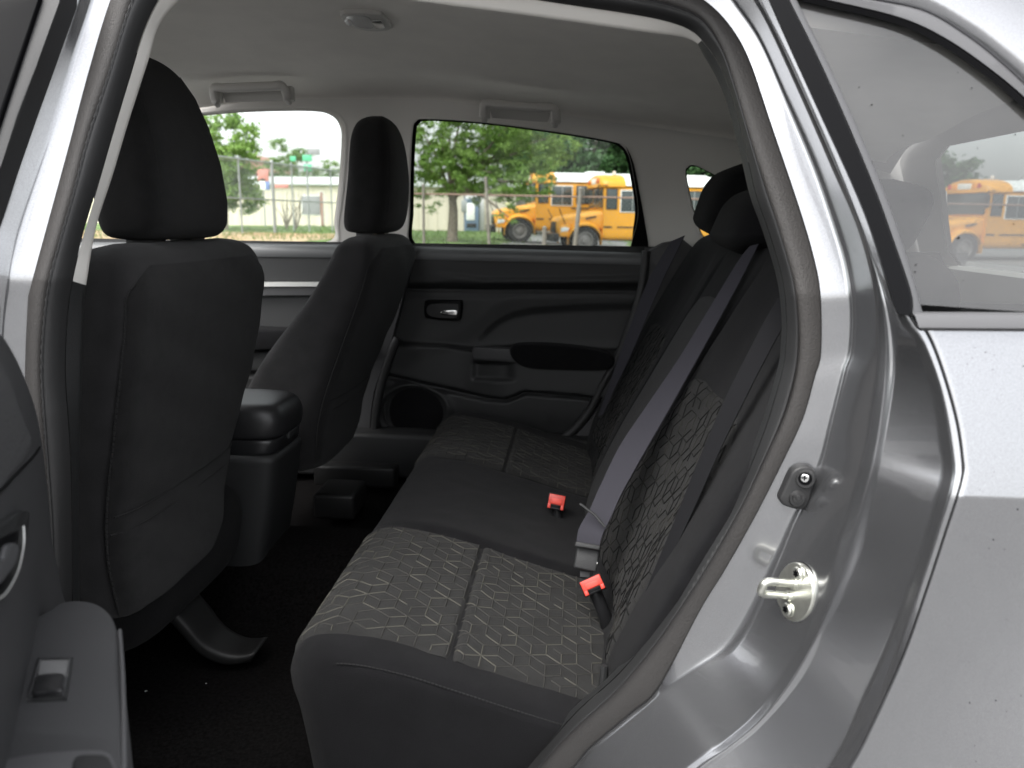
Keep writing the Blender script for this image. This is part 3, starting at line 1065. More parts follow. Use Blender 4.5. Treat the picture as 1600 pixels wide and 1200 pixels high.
# dome lamp in the roof
dl = empty('dome_lamp', (0, 0, 0), car)
lp = catmull([(531, 25), (548, 22), (590, 23), (600, 27), (612, 40), (606, 48), (575, 49), (552, 43), (540, 35)], 5, True)
L3 = [onZ(a, b, 1.552) for a, b in lp]
prism('lamp_body', L3, np.array([0, 0, .03]), M['grip'], dl, bevel=.004)
prism('lens', [onZ(a, b, 1.5505) for a, b in catmull([(541, 27), (574, 27), (583, 44), (556, 42)], 5, True)], np.array([0, 0, .004]), M['lens'], dl, bevel=.001)
prism('bulb_window', [onZ(a, b, 1.5490) for a, b in catmull([(538, 33), (546, 32), (551, 38), (545, 40)], 5, True)], np.array([0, 0, .003]), mat('lamp_white', (.85, .85, .85), .2), dl, bevel=.001)
prism('lamp_switch', [onZ(a, b, 1.5485) for a, b in ((580, 34), (596, 33), (602, 44), (589, 46))], np.array([0, 0, .006]), M['chrome'], dl, bevel=.001)

# ------------------------------------------------------------------ floor, ends, tailgate
fl = []
for X in np.linspace(-1.75, .05, 30):
    row = []
    for Y in np.linspace(.86, 2.34, 34):
        z = .375 + .10 * math.exp(-((Y - 1.56) / .15) ** 4) + .03 * sstep(-.45, -.25, X) - .02 * sstep(-.7, -1.0, X)
        row.append((X, Y, z))
    fl.append(row)
floor_ = loft('floor_carpet', fl, M['carpet'], car)
mesh('underbody', [(-1.8, .82, .3), (1.15, .82, .3), (1.15, 2.42, .3), (-1.8, 2.42, .3)], [(0, 1, 2, 3)], M['plastic_black'], car, smooth=False)
mesh('bulkhead', [(-1.72, .8, .3), (-1.72, 2.42, .3), (-1.60, 2.42, 1.03), (-1.60, .8, 1.03)], [(0, 1, 2, 3)], M['plastic_black'], car, smooth=False)
pillow('dashboard', [(-1.62, 1.58, .72, .01, .70), (-1.55, 1.58, .78, .10, .72), (-1.55, 1.58, .9, .16, .73), (-1.60, 1.58, 1.0, .12, .73), (-1.62, 1.58, 1.03, .02, .7)], M['plastic'], car, 5)
# far outer skin below the windows
mesh('far_door_skin', [(-1.8, 2.42, .28), (1.15, 2.42, .28), (1.15, 2.44, .9), (1.15, 2.40, 1.085), (-1.8, 2.40, 1.085), (-1.8, 2.44, .9)], [(0, 1, 2, 5), (5, 2, 3, 4)], M['paint'], car)
# cargo side, tailgate with its window
cargo = [(.30, 2.30), (1.1, 2.20)]
mesh('cargo_side_trim', [(.2, 2.29, .5), (1.08, 2.22, .5), (1.03, 2.22, 1.09), (.2, 2.31, 1.09)], [(0, 1, 2, 3)], M['plastic'], car, smooth=False)
mesh('cargo_floor', [(.42, .93, .62), (1.1, .93, .62), (1.1, 2.35, .62), (.42, 2.35, .62)], [(0, 1, 2, 3)], M['carpet'], car, smooth=False)
tg = empty('tailgate', (0, 0, 0), car)


def tgp(Y, z):
    return (1.07 - .48 * max(0, z - 1.02) - .05 * ((Y - 1.56) / .7) ** 2, Y, z)


to = [(.80, .4), (2.33, .4), (2.33, 1.05), (2.26, 1.33), (2.1, 1.43), (1.0, 1.43), (.86, 1.33), (.80, 1.05)]
tw = [(.98, 1.06), (2.16, 1.06), (2.19, 1.10), (2.10, 1.32), (2.03, 1.35), (1.08, 1.35), (1.0, 1.32), (.94, 1.10)]
tw2 = [(1.56 + (q[0] - 1.56) * 1.10, 1.20 + (q[1] - 1.20) * 1.12) for q in tw]
mesh('tailgate_trim', [tgp(*q) for q in to + tw], poly_faces([to, tw]), M['beige_plastic'], tg, smooth=False)
mesh('tailgate_glass', [tgp(*q) for q in tw], poly_faces([tw]), M['glass_tint'], tg, smooth=False)
mesh('tailgate_skin', [tuple(np.array(tgp(*q)) + (.05, 0, 0)) for q in to + tw2], poly_faces([to, tw2]), M['paint'], tg, smooth=False)
# near side inner wall behind the door opening
nw = [(.30, .2), ]
mesh('near_cargo_trim', [(.34, .90, .5), (1.08, .90, .5), (1.03, .90, 1.08), (.36, .90, 1.08)], [(0, 1, 2, 3)], M['plastic'], car, smooth=False)
M['thread2'] = mat('dull_pattern_thread', (0.031, 0.030, 0.028), 0.9, spec=0.2)
M['cloth_bench'] = mat('bench_cloth', (0.0085, 0.0084, 0.0092), 0.9, bump=(1300, 0.8, 0.0016), var=(25, 0.15), sheen=0.04, spec=0.12)
# ------------------------------------------------------------------ front seats
def front_seat(dx, dy, lean_=0.0):
    s = empty('front_seat', (dx, dy, 0), car)
    base = np.array([dx, dy, 0])
    # rear surface and thickness by height; everything in the driver's seat place, then shifted
    zz = [.562, .572, .60, .68, .75, .85, .95, 1.03, 1.075, 1.103, 1.118, 1.124]
    xr = [-.665, -.648, -.640, -.642, -.637, -.618, -.596, -.582, -.582, -.594, -.612, -.630]
    xr = [a + lean_ * (b - .58) for a, b in zip(xr, zz)]
    th = [.15, .20, .235, .245, .240, .215, .170, .137, .115, .090, .055, .020]
    hy = [.135, .150, .170, .196, .209, .226, .235, .237, .234, .224, .200, .16]
    yc = lambda z: float(np.interp(z, [.57, .70, .85, 1.0], [1.142, 1.174, 1.203, 1.213]))
    secs = [(x - t / 2, yc(z), z, t / 2, h) for z, x, t, h in zip(zz, xr, th, hy)]
    S = catmull(np.array(secs), 6)
    rows = []
    n = 72
    for c in S:
        r = superring((0, 0, 0), (1, 0, 0), (0, 1, 0), c[3], c[4], 5.0, n)
        # bolsters: the sides reach further forward than the middle, the back bows out a little
        fy = np.abs(r[:, 1]) / c[4]
        front = r[:, 0] < 0
        r[:, 0] += np.where(front, .05 * (1 - fy ** 2) * sstep(.56, .7, c[2]) * (1 - sstep(1.0, 1.1, c[2])), .012 * (1 - fy ** 2))
        rows.append(wob(r + np.array([c[0], c[1], c[2]]), 9, .0028) + base)
    loft('backrest', rows, M['cloth_shell'], s, close_c=True, caps=True)
    # rear panel with its stitched edge, standing just proud of the shell
    def back_pt(Y, z):
        k = np.interp(z, S[:, 2], S[:, 0] + S[:, 3])
        h = np.interp(z, S[:, 2], S[:, 4])
        f = min(1, abs(Y - yc(z)) / h)
        return np.array([k + .012 * (1 - f ** 2) - .022 * f ** 9 - .012 * f ** 30, Y, z]) + base
    rows = []
    for z in np.concatenate([np.linspace(.585, .60, 3), np.linspace(.62, 1.06, 40), [1.075, 1.088, 1.097]]):
        h = np.interp(z, S[:, 2], S[:, 4]) - .012
        if z > 1.05:
            h -= .05 * ((z - 1.05) / .05) ** 2
        r = []
        for u in np.linspace(-1, 1, 41):
            p = back_pt(yc(z) + u * h, z)
            e = 1 - abs(u)
            p[0] += .005 * sstep(0, .06, e) - .001 + .0016 * math.sin(z * 31 + u * 2.2) * math.sin(u * 3.1 + z * 9) + .0012 * math.sin(z * 73 + u * 7)
            for zs in (.742, .716):
                p[0] -= .0035 * math.exp(-((z - zs) / .004) ** 2)
            r.append(p)
        rows.append(r)
    loft('back_panel', rows, M['cloth_front'], s)
    seam = []
    for z in np.linspace(.60, 1.075, 60):
        h = np.interp(z, S[:, 2], S[:, 4]) - .010
        if z > 1.05:
            h -= .05 * ((z - 1.05) / .05) ** 2
        seam.append((z, h))
    for sg in (-1, 1):
        mb = MB()
        for k in range(0, 59):
            z, h = seam[k]
            z2, h2 = seam[k + 1]
            a, b = back_pt(yc(z) + sg * h, z), back_pt(yc(z2) + sg * h2, z2)
            mb.bar(a + (0.002, 0, 0), a * .25 + b * .75 + (0.002, 0, 0), .0016, 5)
        mb.build('stitching', M['stitch'], s)
    for zs in (.742, .716):
        MB().tube([back_pt(yc(zs) + u * .19, zs) + (.0025, 0, 0) for u in np.linspace(-1, 1, 30)], .0013, 5).build('seam', M['stitch'], s)
    # seat cushion
    pillow('cushion', [(-.90, 1.213, .50, .24, .20), (-.90, 1.213, .52, .26, .235), (-.90, 1.213, .60, .27, .25), (-.91, 1.213, .64, .26, .24), (-.92, 1.213, .655, .22, .19)], M['cloth_side'], s, 5).location = (0, 0, 0)
    s.children[-1].location = (dx, dy, 0)
    # headrest
    hz = [1.128, 1.133, 1.15, 1.19, 1.25, 1.31, 1.355, 1.385, 1.400, 1.406]
    hxr = [-.625, -.608, -.595, -.592, -.598, -.612, -.628, -.645, -.660, -.672]
    hth = [.055, .095, .118, .125, .122, .115, .103, .080, .048, .012]
    hhy = [.095, .118, .128, .130, .125, .115, .103, .084, .058, .02]
    secs = [(x - t / 2, 1.222, z, t / 2, h) for z, x, t, h in zip(hz, hxr, hth, hhy)]
    secs = [(a + dx + lean_ * (c - .58), b + dy, c, d, e) for a, b, c, d, e in secs]
    hr = pillow('headrest', secs, M['cloth_front'], s, 3.6, 48)
    S2 = np.array(secs)
    for sg in (-1, 1):
        pts = []
        for z in np.linspace(1.14, 1.385, 40):
            k = [np.interp(z, S2[:, 2], S2[:, q]) for q in (0, 3, 4)]
            c45 = .5 ** .5
            c_ = c45 ** (2 / 3.6)
            pts.append((k[0] + k[1] * c_ + .0006, 1.222 + dy + sg * k[2] * c_, z))
        MB().tube(pts, .0011, 5).build('headrest_seam', M['stitch'], hr)
    for yy in (1.155, 1.285):
        post = MB().bar(base + (-.655 + lean_ * .52, yy, 1.10), base + (-.650 + lean_ * .57, yy, 1.15), .0058, 12).build('headrest_post', M['chrome'], s)
        rbox('post_guide', base + (-.655 + lean_ * .543, yy, 1.123), (.020, .024, .008), .004, M['plastic_soft'], s)
    return s


drv = front_seat(0.0, 0.0)
pas = front_seat(0.045, 0.735, 0.185)
# side shield of the passenger seat, with its piping
# ------------------------------------------------------------------ centre console
cc = empty('centre_console', (0, 0, 0), car)
ax, ay = (1, 0, 0), (0, 1, 0)


def cbox(name, secs, mt, p=6, n=48):
    return pillow(name, secs, mt, cc, p, n)


cbox('lid', [(-.755, 1.545, .722, .165, .085), (-.752, 1.545, .730, .168, .092), (-.75, 1.545, .760, .168, .094), (-.752, 1.545, .782, .160, .088), (-.755, 1.545, .792, .145, .074), (-.76, 1.545, .795, .10, .04)], M['leather'], 5)
cbox('lid_base', [(-.76, 1.545, .690, .160, .088), (-.758, 1.545, .695, .163, .090), (-.756, 1.545, .718, .163, .090), (-.76, 1.545, .722, .155, .085)], M['plastic_black'], 6)
cbox('bin', [(-.80, 1.545, .375, .150, .092), (-.80, 1.545, .38, .156, .094), (-.79, 1.545, .47, .160, .094), (-.782, 1.545, .56, .170, .094), (-.765, 1.545, .655, .168, .096), (-.762, 1.545, .680, .168, .096), (-.765, 1.545, .690, .160, .090)], M['plastic'], 8)
cbox('tunnel', [(-1.0, 1.545, .38, .35, .11), (-1.0, 1.545, .45, .35, .10), (-1.0, 1.545, .58, .28, .09), (-1.0, 1.545, .60, .26, .085)], M['plastic'], 6)
rbox('socket_panel', (-.648, 1.545, .52), (.012, .05, .04), .006, M['plastic_black'], cc)
for k, (yy, zz_) in enumerate(((1.515, .515), (1.53, .522), (1.515, .530), (1.53, .537))):
    MB().bar((-.637, yy, zz_), (-.634, yy, zz_), .0022, 8).build('screw', M['chrome'], cc)
rbox('latch_button', (-.592, 1.545, .715), (.006, .022, .008), .003, M['plastic'], cc)
# seat rail covers on the floor
def rail_cover(pts, name, dy=0.0):
    rows = []
    P = resample(catmull(pts, 8), 30)
    for k, p_ in enumerate(P):
        w_ = .030 + .012 * math.sin(k / 29 * math.pi)
        rows.append(superring(p_, (0, 1, 0), (.55, 0, .83), w_, .014, 4, 20))
    return loft(name, rows, M['bracket'], car, close_c=True, caps=True)


rail_cover([(-.80, 1.20, .53), (-.70, 1.20, .52), (-.655, 1.205, .47), (-.625, 1.21, .425), (-.585, 1.215, .402), (-.545, 1.22, .405)], 'seat_rail_cover')
rbox('seat_rail_cover', (-.60, 1.90, .435), (.055, .065, .035), .012, M['bracket'], car)
rbox('seat_rail', (-.62, 2.12, .43), (.12, .03, .03), .008, M['bracket'], car)
rbox('far_sill_trim', (-.55, 2.25, .46), (.9, .05, .07), .015, M['plastic'], car)

# ------------------------------------------------------------------ rear bench
bench = empty('rear_seat', (0, 0, 0), car)
prof = resample(catmull([(-.335, .36), (-.346, .43), (-.360, .51), (-.371, .560), (-.362, .592), (-.335, .611), (-.29, .614), (-.22, .602), (-.152, .583), (-.06, .556), (.05, .526), (.13, .508), (.15, .47)], 10), 90)
PC = np.array([-.08, .46])


def prof_at(u):
    return np.array([np.interp(u * 89, np.arange(90), prof[:, k]) for k in (0, 1)])


def prof_n(u):
    a, b = prof_at(max(0, u - .01)), prof_at(min(1, u + .01))
    t_ = (b - a) / np.linalg.norm(b - a)
    return np.array([-t_[1], t_[0]])


u_seam = min(np.linspace(.3, .9, 600), key=lambda u: abs(prof_at(u)[0] + .152))


def cush_off(u, Y):
    """height of the padding along the profile's normal"""
    o = 0.0
    top = sstep(.34, .46, u)
    for g in (1.315, 1.725):
        o -= .010 * math.exp(-((Y - g) / .010) ** 2) * top
    if 1.315 < Y < 1.725:
        o += .006 * top
    o += .004 * math.sin((Y - .9) * 9) * top * .4
    return o


def cush_pt(u, Y, extra=0.0):
    p, n_ = prof_at(u), prof_n(u)
    q = p + n_ * (cush_off(u, Y) + extra)
    return np.array([q[0], Y, q[1]])


rows = []
ends_n = [(.883, .01), (.883, .5), (.884, .78), (.886, .86), (.891, .912), (.899, .950), (.909, .975), (.920, .992)]
ys = list(np.linspace(.934, 2.166, 150))
for Y, s_ in ends_n:
    rows.append(wob([(PC[0] + (p_[0] - PC[0]) * s_, Y, PC[1] + (p_[1] - PC[1]) * s_) for p_ in prof], 10, .0022))
for Y in ys:
    rows.append(wob([cush_pt(u, Y) for u in np.linspace(0, 1, 90)], 10, .0022))
for Y, s_ in ends_n[::-1]:
    rows.append([(PC[0] + (p_[0] - PC[0]) * s_, 3.10 - Y, PC[1] + (p_[1] - PC[1]) * s_) for p_ in prof])
loft('cushion', rows, M['cloth_bench'], bench, flip=True)
u_f = min(np.linspace(.1, .45, 600), key=lambda u: abs(prof_at(u)[1] - .578) + (0 if prof_at(u)[0] < -.33 else 9))
u_b = .965


def rhombille(S_, umax, vmax, size, wmm, mb_light, mb_dark, seed, skip=None):
    """embossed outlines of a tumbling-block pattern on a patch S_(s, t, height), s and t in metres"""
    rg = random.Random(seed)
    a = size
    hx_ = a * math.sqrt(3) / 2
    edges = set()
    for i in range(-2, int(umax / hx_) + 3):
        for j in range(-2, int(vmax / (1.5 * a)) + 3):
            cx = i * 2 * hx_ / 1 + (hx_ if j % 2 else 0)
            cy = j * 1.5 * a
            hexv = [(cx + a * math.sin(k * math.pi / 3), cy + a * math.cos(k * math.pi / 3)) for k in range(6)]
            for k in range(6):
                edges.add((tuple(round(c_, 5) for c_ in hexv[k]), tuple(round(c_, 5) for c_ in hexv[(k + 1) % 6])))
            for k in (0, 2, 4):
                edges.add(((round(cx, 5), round(cy, 5)), tuple(round(c_, 5) for c_ in hexv[k])))
    seen = set()
    for e in edges:
        key = tuple(sorted(e))
        if key in seen:
            continue
        seen.add(key)
        (x0, y0), (x1, y1) = e
        if rg.random() < .03:
            continue
        if rg.random() < .14:
            k = rg.uniform(.15, .5)
            if rg.random() < .5:
                x1, y1 = x1 + (x0 - x1) * k, y1 + (y0 - y1) * k
            else:
                x0, y0 = x0 + (x1 - x0) * k, y0 + (y1 - y0) * k
        tin = [t_ for t_ in np.linspace(0, 1, 25) if .003 < x0 + (x1 - x0) * t_ < umax - .003 and .003 < y0 + (y1 - y0) * t_ < vmax - .003]
        if len(tin) < 4:
            continue
        x0, y0, x1, y1 = x0 + (x1 - x0) * tin[0], y0 + (y1 - y0) * tin[0], x0 + (x1 - x0) * tin[-1], y0 + (y1 - y0) * tin[-1]
        if skip and skip((x0 + x1) / 2, (y0 + y1) / 2):
            continue
        L_ = math.hypot(x1 - x0, y1 - y0)
        nx, ny = -(y1 - y0) / L_ * wmm / 2, (x1 - x0) / L_ * wmm / 2
        V_, n_ = [], 5
        hh = .0016
        for k in range(n_):
            t_ = k / (n_ - 1)
            x_, y_ = x0 + (x1 - x0) * t_, y0 + (y1 - y0) * t_
            V_ += [S_(x_ - nx, y_ - ny, .0002), S_(x_ - nx * .4, y_ - ny * .4, hh), S_(x_ + nx * .4, y_ + ny * .4, hh), S_(x_ + nx, y_ + ny, .0002)]
        Fc_ = [(k * 4 + q, k * 4 + q + 1, k * 4 + q + 5, k * 4 + q + 4) for k in range(n_ - 1) for q in range(3)]
        (mb_light if rg.random() < .34 else mb_dark).add(V_, Fc_)


arc = np.r_[0, np.cumsum(np.linalg.norm(np.diff(prof, axis=0), axis=1))]


def u_of(s):
    return np.interp(s, arc, np.linspace(0, 1, 90))


s_f, s_b = np.interp(u_f, np.linspace(0, 1, 90), arc), np.interp(u_b, np.linspace(0, 1, 90), arc)
s_seam = np.interp(u_seam, np.linspace(0, 1, 90), arc)


def insert_cushion(y0, y1, seed):
    """near-flat upholstery insert y0..y1 with a cross seam"""
    def S_(s, t, h):
        Y = y0 + t
        u = u_of(s_f + s)
        d = abs(s_f + s - s_seam)
        e = min(t, (y1 - y0) - t, s, (s_b - s_f) - s)
        o = .0045 * sstep(-.001, .010, e) - .001 - .010 * math.exp(-(d / .0038) ** 2) + .003 * math.exp(-(d / .03) ** 2)
        return cush_pt(u, Y, o + h)
    ns, nt = 130, 40
    rows = [[S_(a, b, 0) for b in np.linspace(0, y1 - y0, nt)] for a in np.linspace(0, s_b - s_f, ns)]
    o = loft('cushion_insert', rows, M['cloth_insert'], bench)
    lg, dk = MB(), MB()
    rhombille(S_, s_b - s_f, y1 - y0, .0265, .0022, lg, dk, seed, lambda a, b: abs(s_f + a - s_seam) < .004)
    tag(lg.build('raised_pattern', M['thread'], bench, angle=None), kind='stuff')
    tag(dk.build('pressed_pattern', M['thread2'], bench, angle=None), kind='stuff')
    MB().tube([S_(s_seam - s_f, t, .0) for t in np.linspace(.003, y1 - y0 - .003, 30)], .0016, 5).build('cross_seam', M['stitch'], bench)
    return o


insert_cushion(.932, 1.305, 3)
insert_cushion(1.735, 2.12, 8)
# stitched edge along the near bolster
mb = MB()
tt = np.linspace(.36, .95, 80)
line = []
for u in tt:
    p_ = prof_at(u)
    s_ = .893
    line.append(np.array((PC[0] + (p_[0] - PC[0]) * s_, .8872, PC[1] + (p_[1] - PC[1]) * s_)))
for k in range(len(line) - 1):
    mb.bar(line[k], line[k] * .3 + line[k + 1] * .7, .0011, 5)
mb.build('stitching', M['stitch'], bench)

# backrest: front profile in X,Z then over the top
bprof = resample(catmull([(.050, .47), (.050, .53), (.070, .61), (.118, .72), (.170, .82), (.222, .92), (.275, 1.02), (.312, 1.085), (.340, 1.122), (.375, 1.135), (.415, 1.125), (.435, 1.09), (.42, 1.0), (.36, .8), (.30, .55)], 10), 110)
BC = np.array([.24, .82])
bs = np.r_[0, np.cumsum(np.linalg.norm(np.diff(bprof, axis=0), axis=1))]


def bp_at(s):
    return np.array([np.interp(s, bs, bprof[:, k]) for k in (0, 1)])


def bp_n(s):
    a, b = bp_at(max(0, s - .006)), bp_at(min(bs[-1], s + .006))
    t_ = (b - a) / np.linalg.norm(b - a)
    return np.array([-t_[1], t_[0]])


def back_off(s, Y):
    o = 0.0
    act = sstep(.02, .10, s) * (1 - sstep(.62, .72, s))
    for g in (1.365, 1.70):
        o -= .012 * math.exp(-((Y - g) / .009) ** 2) * act
    # hollows for the backs of the two outer passengers, raised side bolsters
    for c_ in (1.15, 1.95):
        o -= .020 * math.exp(-((Y - c_) / .13) ** 4) * act
    # centre arm rest outline
    return o


def back_pt3(s, Y, e=0.0):
    p, n_ = bp_at(s), bp_n(s)
    q = p + n_ * (back_off(s, Y) + e)
    return np.array([q[0], Y, q[1]])


rows = []
bends = [(.875, .01), (.875, .5), (.877, .84), (.882, .91), (.892, .955), (.908, .985)]
for Y, k in bends:
    rows.append([(BC[0] + (p_[0] - BC[0]) * k, Y, BC[1] + (p_[1] - BC[1]) * k) for p_ in bprof])
for Y in np.linspace(.925, 2.175, 140):
    rows.append(wob([back_pt3(s, Y) for s in np.linspace(0, bs[-1], 110)], 9, .0022))
for Y, k in bends[::-1]:
    rows.append([(BC[0] + (p_[0] - BC[0]) * k, 3.10 - Y, BC[1] + (p_[1] - BC[1]) * k) for p_ in bprof])
loft('backrest', rows, M['cloth'], bench, flip=True)


def insert_back(y0, y1, s0, s1, seed):
    def wid(s):
        # arched top
        f = sstep(s1 - .07, s1, s)
        return .0 + .055 * f ** 2

    def S_(s, t, h):
        ss = s0 + s
        tt_ = t
        Y = y0 + tt_
        e = min(t, (y1 - y0) - t, s, (s1 - s0) - s)
        return back_pt3(ss, Y, .004 * sstep(-.001, .012, e) - .001 + h)
    rows = []
    for a in np.linspace(0, s1 - s0, 70):
        w0 = 0.0
        f = max(0, (a - (s1 - s0 - .05)) / .05)
        w0 = .06 * (1 - math.sqrt(max(0, 1 - f ** 2)))
        rows.append([S_(a, b, 0) for b in np.linspace(w0, y1 - y0 - w0, 36)])
    loft('backrest_insert', rows, M['insert_back'], bench)
    lg, dk = MB(), MB()
    rhombille(S_, s1 - s0, y1 - y0, .0250, .0013, lg, dk, seed, lambda a, b: a > (s1 - s0) - .035 and (b < .04 or b > (y1 - y0) - .04))
    tag(lg.build('raised_pattern', M['thread_back'], bench, angle=None), kind='stuff')
    tag(dk.build('pressed_pattern', M['thread_dark'], bench, angle=None), kind='stuff')


insert_back(.950, 1.345, .10, .475, 21)
insert_back(1.735, 2.10, .10, .475, 22)
# centre section: folding arm rest with a rounded top
rows = []
for a in np.linspace(.06, .60, 70):
    f = max(0, (a - .53) / .07)
    w0 = .07 * (1 - math.sqrt(max(0, 1 - min(1, f) ** 2)))
    r = []
    for u in np.linspace(-1, 1, 30):
        hw = .115 - w0
        e = (1 - abs(u)) * hw
        r.append(back_pt3(a, 1.535 + u * hw, .015 * math.sqrt(sstep(-.0005, .02, min(e, .60 - a + .002))) - .002))
    rows.append(r)
loft('centre_armrest', rows, M['cloth_side'], bench)
# headrests of the bench
def rear_headrest(Y, z0, z1, hw, x0, thick):
    zz_ = np.linspace(0, 1, 9)
    secs = []
    for k in zz_:
        sh_ = math.sin(min(1, k * 3.2) * math.pi / 2) ** .6 * (1 - max(0, (k - .55) / .45) ** 2.6) ** .5 if k < 1 else .02
        sh_ = max(sh_, .02)
        secs.append((x0 + .05 * k + thick / 2 * (1 - sh_) * .2, Y, z0 + (z1 - z0) * k, thick / 2 * max(.25, sh_), hw * sh_))
    return pillow('headrest', secs, M['cloth'], bench, 3.4, 44)


rear_headrest(1.955, 1.125, 1.305, .145, .352, .15)
rear_headrest(1.535, 1.105, 1.238, .145, .318, .13)
rear_headrest(1.13, 1.105, 1.225, .14, .352, .13)

# ------------------------------------------------------------------ belts and buckles
def belt_px(name, left, right, mt, thick=.0018):
    """left / right edges as (px, py, Y)"""
    L = [onY(*q) for q in left]
    R_ = [onY(*q) for q in right]
    return ribbon(name, L, R_, thick, mt, car, 60)


fb = belt_px('far_seat_belt', [(1049, 377, 2.12), (1030, 408, 2.11), (1008, 450, 2.08), (970, 550, 2.05), (947, 617, 2.03), (935, 650, 2.01)],
             [(1070, 368, 2.09), (1052, 405, 2.08), (1030, 450, 2.05), (988, 550, 2.01), (958, 612, 2.0), (942, 648, 1.98)], M['belt'])
cb = belt_px('centre_seat_belt', [(1185, 372, 1.42), (1160, 399, 1.42), (1128, 450, 1.40), (1063, 557, 1.36), (1000, 650, 1.30), (967, 700, 1.26), (935, 766, 1.21), (922, 796, 1.19), (905, 825, 1.175), (901, 848, 1.165)],
             [(1190, 372, 1.41), (1176, 401, 1.405), (1153, 446, 1.38), (1092, 557, 1.33), (1041, 648, 1.27), (1011, 700, 1.235), (972, 770, 1.19), (957, 804, 1.165), (948, 822, 1.16), (940, 840, 1.15), (936, 858, 1.145)], M['belt'])
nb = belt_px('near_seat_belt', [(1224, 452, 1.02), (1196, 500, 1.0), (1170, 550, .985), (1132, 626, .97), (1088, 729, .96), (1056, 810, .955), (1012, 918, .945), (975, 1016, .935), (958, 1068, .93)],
             [(1245, 480, 1.0), (1224, 510, .985), (1202, 550, .97), (1170, 612, .955), (1126, 702, .945), (1085, 794, .94), (1031, 912, .93), (988, 1016, .925), (976, 1068, .92)], M['belt_shaded'])
# bar that keeps the tongue up, the tongue and the latch it plugs into
MB().tube([onY(906, 787, 1.165), onY(930, 805, 1.155), onY(945, 823, 1.145)], .0022, 8).build('belt_stop', M['plastic'], car)


def view_box(name, px, py, Y, w_, h_, d, ang, mt, par, r=.003):
    """rounded block whose broad face looks back along the sight line"""
    c = onY(px, py, Y)
    f = c - CAM
    f /= np.linalg.norm(f)
    rt = np.cross(f, (0, 0, 1))
    rt /= np.linalg.norm(rt)
    u_ = np.cross(rt, f)
    a = RAD(ang)
    e1 = math.cos(a) * rt + math.sin(a) * u_
    e2 = -math.sin(a) * rt + math.cos(a) * u_
    Mx = np.stack([e1, e2, -f], 1)
    return rbox(name, c, (w_, h_, d), r, mt, par, Mx), c, Mx


tongue = empty('belt_tongue', (0, 0, 0), car)
view_box('tongue_body', 917, 873, 1.15, .0185, .0185, .008, -8, M['plastic'], tongue, .004)
view_box('tongue_top', 918, 853, 1.145, .0195, .004, .009, -6, M['plastic'], tongue, .002)
view_box('tongue_blade', 914, 897, 1.15, .008, .005, .002, 0, M['plastic_soft'], tongue, .001)
view_box('tongue_mark', 931, 880, 1.141, .0028, .0018, .0008, 15, M['satin'], tongue, .0006)


def buckle(px, py, Y, w_, h_, ang, lean_):
    b = empty('seat_buckle', (0, 0, 0), car)
    o, c, Mx = view_box('housing', px + 1.5, py + 3, Y + .012, w_ * 1.12, h_ * 1.12, .013, ang, M['plastic_black'], b, .003)
    e1, e2, e3 = Mx[:, 0], Mx[:, 1], Mx[:, 2]
    MB().tube([c - e2 * h_ * .3 - e3 * .012, c - e2 * .03 + np.array([.01, .01, -.03]), c + np.array([.03, .02, -.10])], .011, 10).build('stalk', M['plastic_black'], b)
    # red push button: a frame of bevelled bars round a dark slot
    face = c + e3 * .0135
    loop_o = [face + e1 * a * w_ + e2 * q * h_ for a, q in ((-1, -1), (1, -1), (1, 1), (-1, 1))]
    rbox('push_button', face + e2 * h_ * .28, (w_, h_ * .70, .0032), .0016, M['red'], b, Mx)
    for sg in (-1, 1):
        rbox('button_side', face + e1 * sg * w_ * .80 - e2 * h_ * .68, (w_ * .20, h_ * .36, .0032), .0014, M['red'], b, Mx)
    rbox('button_dish', face + e3 * .0030 + e2 * h_ * .05, (w_ * .62, h_ * .36, .0008), .0006, M['red_deep'], b, Mx)
    rbox('slot', face - e2 * h_ * .66, (w_ * .60, h_ * .18, .001), .0005, M['black_gloss'], b, Mx)
    return b


M['red_deep'] = mat('red_button_dish', (0.60, 0.045, 0.025), 0.45)
buckle(924, 911, 1.12, .0170, .0115, 27, 0)
buckle(868, 781, 1.53, .0170, .0150, -9, 0)
# anchor of the near belt at the end of the cushion
MB().tube([onY(944, 1040, .93), onY(942, 1075, .925), onY(936, 1100, .92)], .005, 8).build('belt_anchor', M['plastic'], car)
# bright thin wire piping on the far side of the bench
# ------------------------------------------------------------------ the open rear door (hinged on the centre pillar) and the front door's edge
dr = empty('rear_door', (0, 0, 0), car)
HG = np.array([-.60, .75, 0])
da = np.array([.51, -.86, 0]) / np.hypot(.51, .86)
dn_ = np.array([.86, .51, 0]) / np.hypot(.51, .86)


def ond(px, py, off):
    return onplane(px, py, HG + dn_ * off, dn_)


card = catmull([(0, 512), (19, 539), (37, 577), (56, 632), (67, 692), (77, 775), (83, 845), (92, 890), (101, 937), (130, 1010), (150, 1150), (155, 1330), (20, 1400), (-160, 1400), (-260, 1100), (-260, 700), (-200, 520), (-90, 470), (-30, 490)], 6, True)
prism('door_card', [ond(a, b, .04) for a, b in card], -dn_ * .09, M['plastic_soft'], dr, bevel=.008)
# coarse-grained upper pad with its lower edge
pad = catmull([(-4, 560), (10, 580), (26, 620), (40, 662), (50, 690), (40, 716), (18, 742), (-2, 768), (-60, 800), (-120, 760), (-120, 600), (-50, 545)], 6, True)
prism('grained_pad', [ond(a, b, .0445) for a, b in pad], -dn_ * .006, M['grain'] if 'grain' in M else M['plastic_soft'], dr, bevel=.003)
MB().tube([ond(a, b, .0405) for a, b in catmull([(62, 699), (50, 716), (22, 745), (0, 768), (-40, 800)], 6)], .0012, 6).build('panel_gap', M['black_gloss'], dr)
